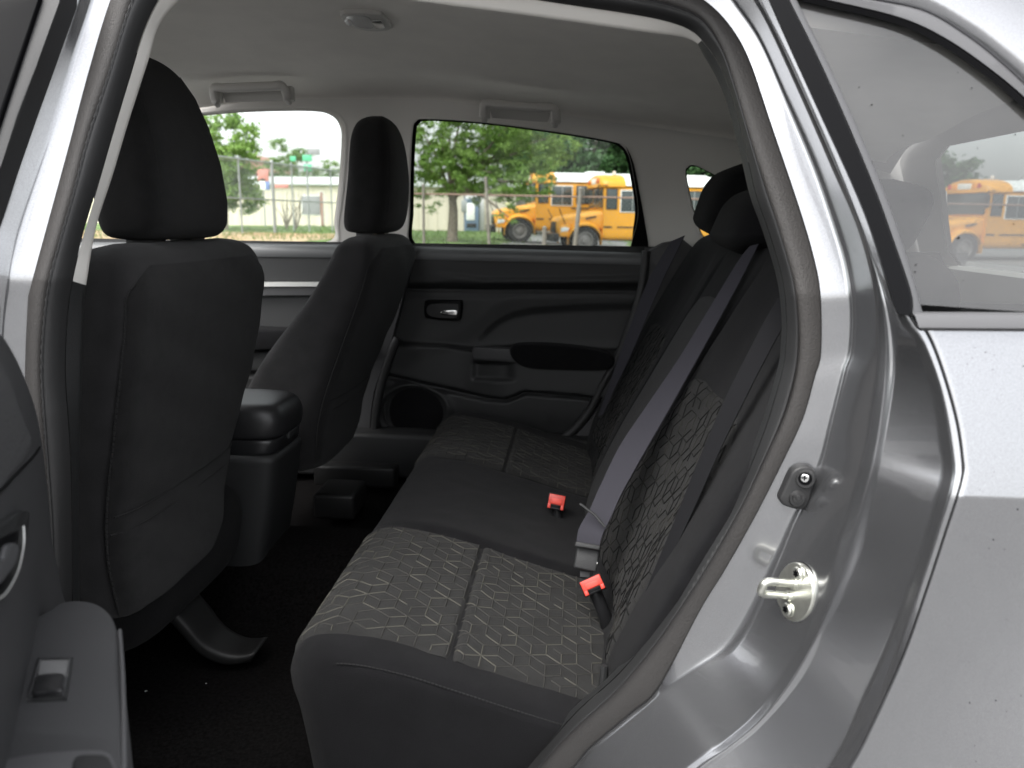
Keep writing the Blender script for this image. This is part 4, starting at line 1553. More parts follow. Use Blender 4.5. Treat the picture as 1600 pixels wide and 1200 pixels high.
# arm rest, level top
ar = catmull([(102, 937), (140, 937), (167, 950), (181, 973), (188, 1005), (191, 1067), (193, 1130), (195, 1200), (196, 1330), (60, 1420), (-120, 1420), (-60, 1150), (0, 1032), (20, 994), (40, 971), (78, 950)], 5, True)
prism('arm_rest', [onZ(a, b, .83) for a, b in ar], np.array([0, 0, -.16]), M['plastic_soft'], dr, bevel=.007)
MB().tube([onZ(a, b, .8295) for a, b in catmull([(187, 985), (192, 1067), (194, 1200), (194, 1300)], 6)] , .0016, 6).build('arm_rest_seam', M['grey_rubber'], dr)
ws = empty('window_switch', (0, 0, 0), dr)
bpy.data.objects.remove(ws)
prism('switch_bezel', [onZ(a, b, .8325) for a, b in catmull([(58, 1030), (64, 1027), (108, 1026), (113, 1030), (104, 1085), (99, 1090), (46, 1092), (41, 1087)], 4, True)], np.array([0, 0, -.006]), M['plastic'], dr, bevel=.002)
prism('switch_ramp', [onZ(a, b, .8332) for a, b in ((63, 1031), (109, 1030), (106, 1056), (59, 1057))], np.array([0, 0, -.002]), M['satin_grey'] if 'satin_grey' in M else M['grey_rubber'], dr, bevel=.0008)
prism('window_switch', [onZ(a, b, .8365) for a, b in catmull([(57, 1055), (79, 1051), (100, 1052), (99, 1066), (97, 1078), (73, 1081), (50, 1082), (53, 1068)], 4, True)], np.array([0, 0, -.006]), M['plastic_black'], dr, bevel=.0016)
MB().tube([onZ(a, b, .8335) for a, b in ((63, 1031), (109, 1030), (98, 1086), (46, 1088))], .0006, 5, True).build('bezel_edge', M['grey_rubber'], dr)
# pull cup at the lower edge
prism('pull_cup_rim', [onZ(a, b, .8315) for a, b in catmull([(-10, 1196), (20, 1184), (60, 1177), (110, 1172), (150, 1171), (168, 1175), (177, 1187), (178, 1215), (120, 1215), (60, 1215), (-10, 1230)], 4, True)], np.array([0, 0, -.004]), M['grey_rubber'], dr, bevel=.0015)
prism('pull_cup', [onZ(a, b, .8330) for a, b in catmull([(112, 1200), (116, 1184), (128, 1178), (150, 1177), (166, 1179), (174, 1190), (176, 1212), (120, 1230)], 4, True)], np.array([0, 0, -.004]), M['rubber'], dr, bevel=.002)
# inner release handle at the frame's left edge
prism('release_bezel', [ond(a, b, .0448) for a, b in catmull([(46, 800), (44, 830), (40, 858), (30, 896), (14, 928), (-4, 945), (-40, 950), (-40, 830), (-4, 822), (14, 812), (30, 800)], 5, True)], -dn_ * .008, M['plastic'], dr, bevel=.002)
prism('release_recess', [ond(a, b, .0453) for a, b in catmull([(34, 832), (34, 852), (26, 890), (10, 922), (-4, 934), (-30, 930), (-30, 850), (0, 842), (20, 832)], 5, True)], -dn_ * .003, M['black_gloss'], dr, bevel=.0005)
prism('release_lever', [ond(a, b, .0475) for a, b in catmull([(12, 852), (22, 848), (29, 853), (30, 862), (24, 882), (12, 900), (0, 912), (-20, 912), (-20, 880), (4, 876), (8, 864)], 5, True)], -dn_ * .004, M['grey_rubber'], dr, bevel=.0015)
MB().tube([ond(a, b, .0458) for a, b in catmull([(37, 822), (37, 852), (28, 893), (10, 926), (-6, 938)], 5)], .0007, 5).build('bright_edge', M['satin'], dr)

# window frame and dark pane of the open rear door, above the arm rest and out of the picture to the left


def dpt(a, z, n_=-.02):
    q = HG + da * a + dn_ * n_
    return np.array([q[0], q[1], z])


fo = [(.16, 1.06), (.80, 1.06), (.80, 1.30), (.70, 1.37), (.40, 1.41), (.30, 1.40)]
fi = [(.24, 1.09), (.76, 1.09), (.76, 1.28), (.68, 1.33), (.42, 1.37), (.36, 1.36)]
mesh('window_frame', [dpt(*q) for q in fo + fi] + [dpt(a, z, -.055) for a, z in fo + fi], poly_faces([fo, fi]) + [tuple(i + 12 for i in t) for t in poly_faces([fo, fi])] + [(i, (i + 1) % 6, (i + 1) % 6 + 12, i + 12) for i in range(6)] + [(6 + i, 6 + (i + 1) % 6, 18 + (i + 1) % 6, 18 + i) for i in range(6)], M['black_gloss'], dr, smooth=False)
mesh('pane', [dpt(a, z, -.037) for a, z in fi], poly_faces([fi]), M['glass_tint'], dr, smooth=False)
mesh('outer_skin', [dpt(a, z, n_) for a, z, n_ in ((.0, .32, -.09), (.80, .32, -.09), (.80, .7, -.12), (.80, 1.07, -.065), (.12, 1.07, -.065), (.0, .7, -.12))], [(0, 1, 2, 5), (5, 2, 3, 4)], M['paint'], dr)
fdoor = empty('front_door', (0, 0, 0), car)
wr = [(96, -60), (94, 0), (60, 95), (30, 178), (0, 264), (-40, 385), (-62, 470), (-90, 470), (-62, 385), (-22, 250), (14, 140), (46, 50), (62, 0), (74, -60)]
prism('window_rubber', [onF(a, b, lean(.812, 1)) for a, b in wr], np.array([0, .03, 0]), M['rubber'], fdoor, bevel=.004)
gz = [(70, -60), (60, 0), (14, 140), (-22, 250), (-62, 385), (-86, 470), (-900, 470), (-900, -60)]
prism('window_frame', [onF(a, b, lean(.806, 1)) for a, b in [(70, -60), (60, 0), (14, 140), (-22, 250), (-62, 385), (-86, 470), (-330, 470), (-300, 300), (-250, 100), (-220, -60)]], np.array([0, .03, 0]), M['black_gloss'], fdoor, bevel=.004)
gl_ = [onF(a, b, lean(.815, 1)) for a, b in [(-222, -60), (-252, 100), (-302, 300), (-332, 470), (-1000, 470), (-700, 100), (-500, -60)]]
mesh('pane', gl_, [tuple(range(7))], M['glass_tint'], fdoor, smooth=False)
sk = []
for z in np.linspace(.3, 1.09, 14):
    sk.append([(X, .80 + tumble(z), z) for X in np.linspace(-1.75, -.705, 10)])
loft('door_skin', sk, M['paint'], fdoor, flip=True)
# sill under the doors
sl = []
for X in np.linspace(-1.75, .30, 20):
    sl.append([(X, .875, .385), (X, .80, .380), (X, .765, .375), (X, .75, .36), (X, .76, .30), (X, .82, .26)])
loft('rocker_panel', sl, M['paint'], car)
# ------------------------------------------------------------------ the yard outside: ground, lawn, fences, buildings, trees, buses
def gz_(X, Y):
    a = sstep(13, 24, Y) * sstep(1.5, -4.5, X + .02 * Y)
    return .42 * a + .10 * sstep(40, 90, Y) + .015 * math.sin(X * .9) * math.sin(Y * .7) * (1 if abs(Y) > 3 else 0)


def ground_mesh(name, x0, x1, y0, y1, nx, ny, lift, mt, gx=1.0):
    xs = np.linspace(-1, 1, nx)
    xs = (x0 + x1) / 2 + (x1 - x0) / 2 * np.sign(xs) * np.abs(xs) ** gx
    rows = [[(X, Y, gz_(X, Y) + lift) for X in xs] for Y in np.linspace(0, 1, ny) ** gx * (y1 - y0) + y0]
    return loft(name, rows, mt, None)


def ground_mat(name, c1, c2, scale, rough=.95, bump=None):
    m = mat(name, c1, rough, bump=bump)
    n, l = m.node_tree.nodes, m.node_tree.links
    tc = n.new('ShaderNodeTexCoord')
    t1 = n.new('ShaderNodeTexNoise')
    t1.inputs['Scale'].default_value = scale
    t1.inputs['Detail'].default_value = 8
    t1.inputs['Roughness'].default_value = .7
    cr = n.new('ShaderNodeMapRange')
    cr.inputs['From Min'].default_value = .38
    cr.inputs['From Max'].default_value = .62
    mx = n.new('ShaderNodeMix')
    mx.data_type = 'RGBA'
    mx.inputs['A'].default_value = (*c1, 1)
    mx.inputs['B'].default_value = (*c2, 1)
    l.new(tc.outputs['Object'], t1.inputs['Vector'])
    l.new(t1.outputs['Fac'], cr.inputs['Value'])
    l.new(cr.outputs[0], mx.inputs['Factor'])
    l.new(mx.outputs['Result'], n['Principled BSDF'].inputs['Base Color'])
    return m


M['asphalt'] = ground_mat('pale_asphalt', (.155, .155, .156), (.205, .204, .20), 6, bump=(300, .4, .01))
M['lawn'] = ground_mat('lawn', (.085, .16, .035), (.14, .20, .055), .7, bump=(60, .8, .05))
M['dry'] = ground_mat('dry_grass', (.34, .20, .10), (.40, .32, .20), .9, bump=(60, .8, .05))
M['concrete'] = ground_mat('concrete', (.42, .41, .38), (.5, .48, .45), 2)
g = ground_mesh('ground', -420, 420, -300, 600, 120, 160, -.03, M['asphalt'])
tag(g, kind='structure')
tag(ground_mesh('lawn', -60, 6, 23.0, 66, 60, 60, .012, M['lawn']), kind='structure')
tag(ground_mesh('dry_grass_verge', -60, -8.2, 21, 35, 60, 24, .022, M['dry']), kind='structure')
# grass blades that give the lawn a soft edge
rg = random.Random(2)
mb = MB()
for k in range(9000):
    X, Y = rg.uniform(-22, 2), rg.uniform(23, 60)
    z = gz_(X, Y) + .01
    h = rg.uniform(.05, .16)
    a = rg.uniform(0, 6.28)
    dx, dy = .02 * math.cos(a), .02 * math.sin(a)
    mb.add([(X - dx, Y - dy, z), (X + dx, Y + dy, z), (X + rg.uniform(-.05, .05), Y + rg.uniform(-.05, .05), z + h)], [(0, 1, 2)])
tag(mb.build('grass', M['lawn'], None, False, None), 'short green lawn grass beyond the fence', 'grass', kind='stuff')

M['yellow'] = mat('school_bus_yellow', (.78, .36, .025), .35, var=(3, .06))
M['bus_white'] = mat('bus_roof_white', (.82, .84, .82), .4)
M['bus_black'] = mat('bus_black', (.015, .015, .015), .45)
M['bus_glass'] = mat('bus_window_glass', (.05, .065, .065), .08, spec=.8)
M['tyre'] = mat('tyre_rubber', (.022, .021, .02), .8)
M['rim'] = mat('grey_wheel_rim', (.22, .21, .20), .5, .4)
M['lamp'] = mat('headlamp_glass', (.75, .78, .78), .12)
M['red_lamp'] = mat('red_warning_lamp', (.55, .04, .02), .25)
M['amber'] = mat('amber_lamp', (.85, .35, .03), .25)
M['cream'] = mat('cream_metal_siding', (.66, .60, .49), .6, var=(.6, .05))
M['roof_w'] = mat('pale_roof', (.40, .42, .40), .5)
M['wood_post'] = mat('weathered_post', (.20, .18, .15), .85, var=(12, .25))
M['galv'] = mat('galvanised_steel', (.33, .345, .345), .45, .5)
M['rust'] = mat('rusty_rail', (.26, .17, .13), .7)
M['bark'] = mat('bark', (.20, .165, .13), .95, bump=(14, .9, .05), var=(9, .3))
M['blue'] = mat('blue_machine', (.13, .19, .28), .4)
M['white'] = mat('white_panel', (.78, .78, .76), .45)
M['red_sign'] = mat('red_sign', (.50, .20, .17), .45)
M['blue_sign'] = mat('blue_sign', (.14, .20, .42), .45)
M['green_sign'] = mat('green_sign', (.10, .42, .24), .45)
M['brick_red'] = mat('red_brown_roof', (.32, .19, .15), .8)
M['dark_door'] = mat('grey_door', (.25, .25, .26), .6)


def bus():
    """bonneted bus, nose at the origin pointing to -X, body back to +X"""
    r = empty('school_bus', (0, 0, 0))
    W = 1.18

    def ring(x, zb, zt, w, p=6):
        return superring((x, 0, (zb + zt) / 2), (0, 1, 0), (0, 0, 1), w, (zt - zb) / 2, p, 36)
    # bonnet, wings and nose
    loft('bonnet', [ring(-.02, .95, 1.15, .55), ring(0, .74, 1.26, .72), ring(.10, .70, 1.33, .84), ring(.5, .80, 1.42, .90), ring(1.1, .84, 1.52, .96), ring(1.62, .84, 1.60, 1.04)], M['yellow'], r, close_c=True, caps=True, angle=50)
    for sg in (-1, 1):
        # wheel arch over the front wheel
        arch = []
        for a in np.linspace(-.15, math.pi + .15, 22):
            cx, cz = .95 - .62 * math.cos(a), .50 + .60 * math.sin(a)
            arch.append([(cx, sg * .72, cz + .10), (cx, sg * 1.10, cz + .04), (cx, sg * 1.16, cz - .01), (cx, sg * 1.15, cz - .07), (cx, sg * .75, cz - .08)])
        loft('wing', arch, M['yellow'], r, close_c=True, angle=60)
        wing2 = [(.02, .62), (.40, .62), (.36, .80), (.42, .98), (.30, 1.08), (.06, 1.0)]
        prism('lamp_housing', [(a, sg * 1.06, b) for a, b in wing2], np.array([0, -sg * .5, 0]), M['yellow'], r, bevel=.04)
        lampo = prism('headlamp', [(a, sg * 1.075, b) for a, b in ((.05, .78), (.33, .82), (.36, .92), (.20, .97), (.06, .93))], np.array([0, -sg * .1, 0]), M['lamp'], r, bevel=.02)
        prism('bonnet_vent', [(a, sg * 1.005, b) for a, b in ((.98, 1.24), (1.36, 1.31), (1.36, 1.37), (.98, 1.30))], np.array([0, -sg * .08, 0]), M['bus_black'], r, bevel=.01)
    rbox('grille', (-.045, 0, .95), (.02, .46, .20), .02, M['bus_black'], r)
    rbox('bumper', (-.12, 0, .58), (.10, 1.14, .15), .04, M['bus_black'], r)
    # passenger body
    loft('body', [ring(1.58, .55, 2.42, W, 12), ring(1.75, .50, 2.46, W, 12), ring(8.9, .50, 2.46, W, 12), ring(9.05, .55, 2.42, W - .05, 12)], M['yellow'], r, close_c=True, caps=True, angle=40)
    # white roof sheet just above the body's top curve, yellow cap at the front
    rows = []
    for x_ in (2.35, 8.8):
        rows.append([(x_, 1.205 * math.cos(a), 2.41 + .44 * math.sin(a) ** .7) for a in np.linspace(.02, math.pi - .02, 20)])
    roof = loft('roof', rows, M['bus_white'], r, flip=True)
    rows = []
    for x_, k in ((1.46, .88), (1.55, .97), (1.8, 1.0), (2.36, 1.01)):
        rows.append([(x_, 1.21 * k * math.cos(a), 2.40 + .47 * k * max(0, math.sin(a)) ** .8) for a in np.linspace(.0, math.pi, 22)])
    cap = loft('roof_cap', rows, M['yellow'], r, flip=True, caps=True, angle=60)
    for yy in (-.75, -.5, .5, .75):
        MB().bar((1.47, yy, 2.62), (1.43, yy, 2.62), .085, 14).build('warning_lamp', M['red_lamp'] if abs(yy) > .6 else M['amber'], r)
    rbox('front_sign', (1.47, 0, 2.62), (.02, .34, .10), .01, M['bus_white'], r)
    rbox('roof_hatch', (4.2, 0, 2.87), (.35, .35, .04), .02, M['bus_white'], r)
    MB().bar((2.1, -.5, 2.85), (2.1, -.5, 2.98), .06, 10).build('strobe_lamp', M['white'], r)
    rbox('windscreen', (1.555, 0, 2.02), (.03, 1.02, .36), .02, M['bus_glass'], r)
    for sg in (-1, 1):
        yy = sg * (W + .004)
        # driver's window, then the row of side windows, each with its frame and bar
        spec = [(1.66, .42, 1.60, 2.34), (2.18, .88, 1.50, 2.30)] + [(3.2 + .72 * k, .58, 1.58, 2.30) for k in range(8)]
        for k, (x0, w_, z0, z1) in enumerate(spec):
            wf = rbox('window', (x0 + w_ / 2, yy, (z0 + z1) / 2), (w_ / 2, .015, (z1 - z0) / 2), .012, M['bus_white'] if k == 1 else M['bus_black'], r)
            rbox('pane', (x0 + w_ / 2, yy + sg * .012, (z0 + z1) / 2), (w_ / 2 - .035, .006, (z1 - z0) / 2 - .035), .004, M['bus_glass'], wf)
            if k:
                rbox('sash_bar', (x0 + w_ * .52, yy + sg * .017, (z0 + z1) / 2), (.018, .006, (z1 - z0) / 2 - .02), .003, M['galv'], wf)
        for zz, x0 in ((1.42, 3.0), (.98, 2.1), (.66, 3.0)):
            rbox('rub_rail', ((x0 + 8.9) / 2, yy, zz), ((8.9 - x0) / 2, .02, .022), .006, M['bus_black'], r)
        rbox('door_handle', (1.75, yy, .98), (.16, .015, .03), .006, M['bus_black'], r)
        for x_ in (.95, 6.9):
            wh = empty('wheel', (x_, sg * .98, .50), r)
            t_ = np.linspace(0, 2 * math.pi, 33)[:-1]
            prof_ = [(.30, -.12), (.46, -.13), (.50, -.09), (.50, .09), (.46, .13), (.30, .12)]
            rows = [[(x_ + q * math.cos(a), sg * .98 + sg * b, .50 + q * math.sin(a)) for a in t_] for q, b in prof_]
            loft('tyre', rows, M['tyre'], wh, close_c=True, angle=40)
            rows = [[(x_ + q * math.cos(a), sg * .98 + sg * b, .50 + q * math.sin(a)) for a in t_] for q, b in ((.31, .11), (.27, .12), (.22, .03), (.12, .05), (.10, .11), (.01, .12))]
            loft('rim', rows, M['rim'], wh, close_c=True, angle=40)
        mir = MB()
        mir.bar((.25, sg * 1.02, 1.0), (-.05, sg * 1.16, 1.62), .018)
        mir.build('mirror_arm', M['bus_black'], r)
        MB().tube([(1.7, sg * 1.2, 2.45), (1.30, sg * 1.42, 2.42), (1.28, sg * 1.42, 1.95)], .02, 6).build('mirror_arm', M['bus_black'], r)
        rbox('mirror', (1.28, sg * 1.44, 2.08), (.04, .11, .22), .03, M['bus_black'], r)
    rbox('stop_arm', (3.28, -W - .05, 1.12), (.05, .03, .20), .02, M['bus_black'], r)
    return r


def copy_tree(o, parent=None):
    c = o.copy()
    COL.objects.link(c)
    c.parent = parent
    for ch in list(o.children):
        copy_tree(ch, c)
    return c


b1 = bus()
b2 = copy_tree(b1)
b3 = copy_tree(b1)
for b, (px, Y), lab in ((b1, (771, 32.5), 'yellow school bus with white roof parked behind the other two, nose under the tree'),
                        (b2, (866, 29.6), 'yellow school bus in front, overlapping the rear of the one beside the tree'),
                        (b3, (1440, 29.0), 'yellow school bus seen dimly through the dark quarter window')):
    p = onY(px, 350, Y)
    b.location = (p[0], Y, gz_(p[0], Y) - .12)
    b.rotation_euler = (0, 0, RAD(12))
    tag(b, lab, 'school bus', 'school buses parked in the yard')

# --- fences
def post(name, px, Y, h, r, mt, lab, group, leanx=0.0):
    p = onY(px, 350, Y)
    z = gz_(p[0], Y) - .04
    o = empty(name, (p[0], Y, z))
    MB().bar((p[0], Y, z), (p[0] + leanx, Y, z + h), r, 10, r * .9).build('shaft', mt, o)
    MB().bar((p[0] + leanx, Y, z + h), (p[0] + leanx, Y, z + h + .04), r * 1.15, 10, r * .5).build('cap', mt, o)
    return tag(o, lab, 'fence post', group)


YF = 20.0
xs = [onY(q, 345, YF)[0] for q in (560, 662, 766, 900, 1010, 1130, 1260, 1400, 1560, 1720)]
wf = empty('wire_fence', (xs[0], YF, 0))
zt = 1.165 + (345 - 311) * YF / F_PX
MB().bar((xs[0], YF, zt + .06), (xs[-1], YF, zt - .10), .022, 8).build('top_rail', M['rust'], wf)
mw = MB()
for k in range(int((xs[-1] - xs[0] + 2) / .11)):
    X = xs[0] - 1.6 + k * .11
    for sg in (-1, 1):
        a0, a1 = (X, 0.05), (X + sg * 1.6, zt)
        mw.bar((a0[0] + (0 if sg > 0 else 1.6), YF, a0[1]), (a1[0] + (0 if sg > 0 else 1.6), YF, a1[1]), .0016, 3)
tag(mw.build('chain_link', M['galv'], wf, False, None), kind='stuff')
tag(wf, 'low chain-link fence with a thin rusty top rail in front of the buses', 'fence')
post('fence_post', 897, YF - .1, 1.95, .062, M['wood_post'], 'thick weathered fence post standing in front of the nearer bus bonnet', 'fence posts', .14)
post('fence_post', 766, YF - .1, 2.05, .042, M['wood_post'], 'leaning grey post beside the first bus nose, under the tree', 'fence posts', -.12)
post('fence_post', 662, YF - .1, 1.75, .035, M['wood_post'], 'thin post before the cream building, left of the tree trunk', 'fence posts')
post('fence_post', 851, YF - .1, .95, .06, M['wood_post'], 'short stub post in front of the first bus wheel', 'fence posts')
# tall fence on the left, running away to the right
A_, B_ = onY(150, 345, 25.0), onY(545, 345, 42.0)
tf = empty('tall_chain_link_fence', (A_[0], A_[1], 0))


def tfp(t, z):
    return (A_[0] + (B_[0] - A_[0]) * t, A_[1] + (B_[1] - A_[1]) * t, z)


zf0 = 1.165 + 2.35
for z_, r_ in ((zf0, .045), (zf0 - .10, .018), (1.9, .035)):
    MB().bar(tfp(0, z_), tfp(1, z_), r_, 6).build('rail', M['galv'], tf)
mw = MB()
L_ = math.hypot(B_[0] - A_[0], B_[1] - A_[1])
n_ = int(L_ / .14)
for k in range(n_):
    for sg in (-1, 1):
        t0_ = k / n_
        t1_ = t0_ + sg * 3.2 / L_
        if 0 <= t1_ <= 1:
            mw.bar(tfp(t0_, .35), tfp(t1_, zf0), .0035, 3)
tag(mw.build('chain_link', M['galv'], tf, False, None), kind='stuff')
tag(tf, 'tall grey chain-link fence along the lawn seen through the front window', 'fence')
for px_, lab in ((379, 'slim steel post of the tall fence beside the driver headrest'), (430, 'thicker steel post of the tall fence in the middle of the front window'), (460, 'steel post of the tall fence under the green sign'), (484, 'steel post of the tall fence right of the green sign'), (520, 'last steel post of the tall fence by the passenger headrest')):
    dirp = ray(px_, 345)
    t_ = np.linspace(0, 1, 2000)
    pr = proj(np.stack([A_[0] + (B_[0] - A_[0]) * t_, A_[1] + (B_[1] - A_[1]) * t_, np.full(2000, 1.165)], 1))[0]
    tt_ = t_[int(np.argmin(np.abs(pr - px_)))]
    q = tfp(tt_, 0)
    rad = .075 if px_ == 430 else .04
    o = empty('fence_post', (q[0], q[1] - .12, .35))
    MB().bar((q[0], q[1] - .12, .30), (q[0], q[1] - .12, zf0 + .05), rad, 8).build('shaft', M['galv'], o)
    MB().bar((q[0], q[1] - .12, zf0 + .05), (q[0], q[1] - .12, zf0 + .13), rad * 1.2, 8, rad * .4).build('cap', M['galv'], o)
    tag(o, lab, 'fence post', 'posts of the tall fence')

# --- buildings
def shed(x0, x1, y0, y1, h, lab, name='metal_building', ribs=True, roof_mt='roof_w', doors=()):
    z0 = gz_((x0 + x1) / 2, y0) - .3
    o = empty(name, ((x0 + x1) / 2, y0, z0))
    m_ = MB()
    m_.box(((x0 + x1) / 2, (y0 + y1) / 2, z0 + h / 2), ((x1 - x0) / 2, (y1 - y0) / 2, h / 2))
    m_.build('wall', M['cream'], o, False)
    if ribs:
        m_ = MB()
        for k in range(int((x1 - x0) / .6)):
            m_.box((x0 + .3 + k * .6, y0 - .015, z0 + h / 2), (.03, .02, h / 2))
        tag(m_.build('siding_rib', M['cream'], o, False), kind='stuff')
    prism('roof', [(x0 - .3, y0 - .3, z0 + h), (x0 - .3, (y0 + y1) / 2, z0 + h + .8), (x0 - .3, y1 + .3, z0 + h), (x0 - .3, y1 + .3, z0 + h - .1), (x0 - .3, y0 - .3, z0 + h - .1)], np.array([x1 - x0 + .6, 0, 0]), M[roof_mt], o)
    for dx_, dw, dh, dz, mt_ in doors:
        d_ = rbox('door' if dz == 0 else 'window', (dx_, y0 - .02, z0 + .3 + dz + dh / 2), (dw / 2, .04, dh / 2), .01, M[mt_], o)
        rbox('frame', (dx_, y0 - .01, z0 + .3 + dz + dh / 2), (dw / 2 + .06, .03, dh / 2 + .06), .01, M['white'], d_)
    tag(o, lab, 'building')
    return o


YB = 48.0
xl, xr_ = onY(600, 345, YB)[0], onY(806, 345, YB)[0]
shed(xl, xr_, YB, YB + 9, 3.0, 'cream metal building behind the big tree trunk', doors=[(onY(742, 345, YB)[0], 1.0, 2.1, 0, 'white')])
xl2, xr2 = onY(-60, 345, 60)[0], onY(536, 345, 60)[0]
shed(xl2, xr2, 60, 70, 3.5, 'long cream building along the lawn seen through the front window', name='long_building', doors=[(onY(487, 345, 60)[0], 1.4, 1.4, .9, 'dark_door'), (onY(504, 345, 60)[0], .25, 2.6, 0, 'brick_red')])
shed(onY(770, 345, 52)[0], onY(1700, 345, 52)[0], 58, 66, 3.0, 'pale low building behind the buses', name='low_building', ribs=False)
# house roof and signs left of the middle
hx = onY(408, 345, 75)[0]
ho = empty('house', (hx, 75, .3))
MB().box((hx, 77, 2.3), (2.0, 2, 2.2)).build('wall', M['white'], ho, False)
prism('roof', [(hx - 2.6, 74.6, 5.2), (hx - .2, 74.6, 6.9), (hx + 1.4, 74.6, 5.9), (hx + 2.4, 74.6, 5.2)], np.array([0, 5, 0]), M['brick_red'], ho)
tag(ho, 'small house with a red brown roof showing above the tall fence', 'house')


def sign(name, px, py, Y, parts, lab, h):
    c = onY(px, py, Y)
    z0 = gz_(c[0], Y)
    o = empty(name, (c[0], Y, z0))
    MB().bar((c[0], Y + .1, z0), (c[0], Y + .1, c[2] + h), .06, 8).build('pole', M['galv'], o)
    for nm, a, b, w_, hh, mt_ in parts:
        q = onY(a, b, Y)
        rbox(nm, q, (w_, .05, hh), .02, M[mt_], o)
    return tag(o, lab, 'sign')


sign('roadside_sign', 410, 280, 55, [('red_board', 411, 274, .40, .42, 'red_sign'), ('white_board', 411, 288, .20, .40, 'white'), ('blue_board', 418, 290, .16, .30, 'blue_sign'), ('red_band', 440, 291, .5, .14, 'red_sign')], 'red white and blue roadside sign above the tall fence', .2)
sign('green_sign', 478, 250, 58, [('green_board', 458, 248, .22, .18, 'green_sign'), ('green_board', 480, 247, .35, .22, 'green_sign'), ('green_board', 481, 262, .30, .24, 'green_sign'), ('dark_board', 490, 237, .45, .22, 'dark_door')], 'bright green road sign among the trees above the fence', .6)
# blue vending machine on the wall of the cream building
vx = onY(738, 345, 47.4)
vm = empty('vending_machine', (vx[0], 47.4, .35))
zv = gz_(vx[0], 47.4)
rbox('cabinet', (vx[0], 47.4, zv + .95), (.42, .35, .95), .04, M['blue'], vm)
rbox('front_panel', (vx[0] - .06, 47.03, zv + 1.15), (.26, .03, .50), .02, M['white'], vm)
rbox('delivery_slot', (vx[0], 47.03, zv + .35), (.28, .03, .12), .02, M['bus_black'], vm)
tag(vm, 'blue machine standing against the cream building right of the tree trunk', 'vending machine')
pp = onY(726, 345, 47.2)
po = empty('utility_post', (pp[0], 47.2, .3))
MB().bar((pp[0], 47.2, .2), (pp[0], 47.2, 2.9), .06, 8).build('pipe', M['dark_door'], po)
rbox('meter_box', (pp[0], 47.1, 1.9), (.18, .1, .35), .03, M['galv'], po)
tag(po, 'grey utility pipe with a box beside the blue machine', 'utility post')
yl = onY(793, 345, 45)
yo = empty('yard_lamp', (yl[0], 45, .2))
MB().bar((yl[0], 45, .1), (yl[0], 45, 2.55), .05, 8).build('pole', M['galv'], yo)
yb = onY(794, 320, 45)
MB().bar(yb + (0, -.05, 0), yb + (0, .05, 0), .16, 12).build('lamp_face', M['amber2'] if 'amber2' in M else M['lamp'], yo)
tag(yo, 'small pale round lamp above the first bus bonnet', 'lamp')

# --- trees
def leaf_mat(name, c1, c2):
    m = ground_mat(name, c1, c2, 1.1, .6)
    n, l = m.node_tree.nodes, m.node_tree.links
    pb = n['Principled BSDF']
    tr = n.new('ShaderNodeBsdfTranslucent')
    src = pb.inputs['Base Color'].links[0].from_socket
    l.new(src, tr.inputs['Color'])
    mx = n.new('ShaderNodeMixShader')
    mx.inputs[0].default_value = .35
    l.new(pb.outputs[0], mx.inputs[1])
    l.new(tr.outputs[0], mx.inputs[2])
    l.new(mx.outputs[0], n['Material Output'].inputs['Surface'])
    return m


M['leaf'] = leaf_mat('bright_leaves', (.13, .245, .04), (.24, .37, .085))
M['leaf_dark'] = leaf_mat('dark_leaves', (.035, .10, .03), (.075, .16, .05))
M['leaf_pale'] = leaf_mat('pale_leaves', (.15, .25, .09), (.24, .33, .13))


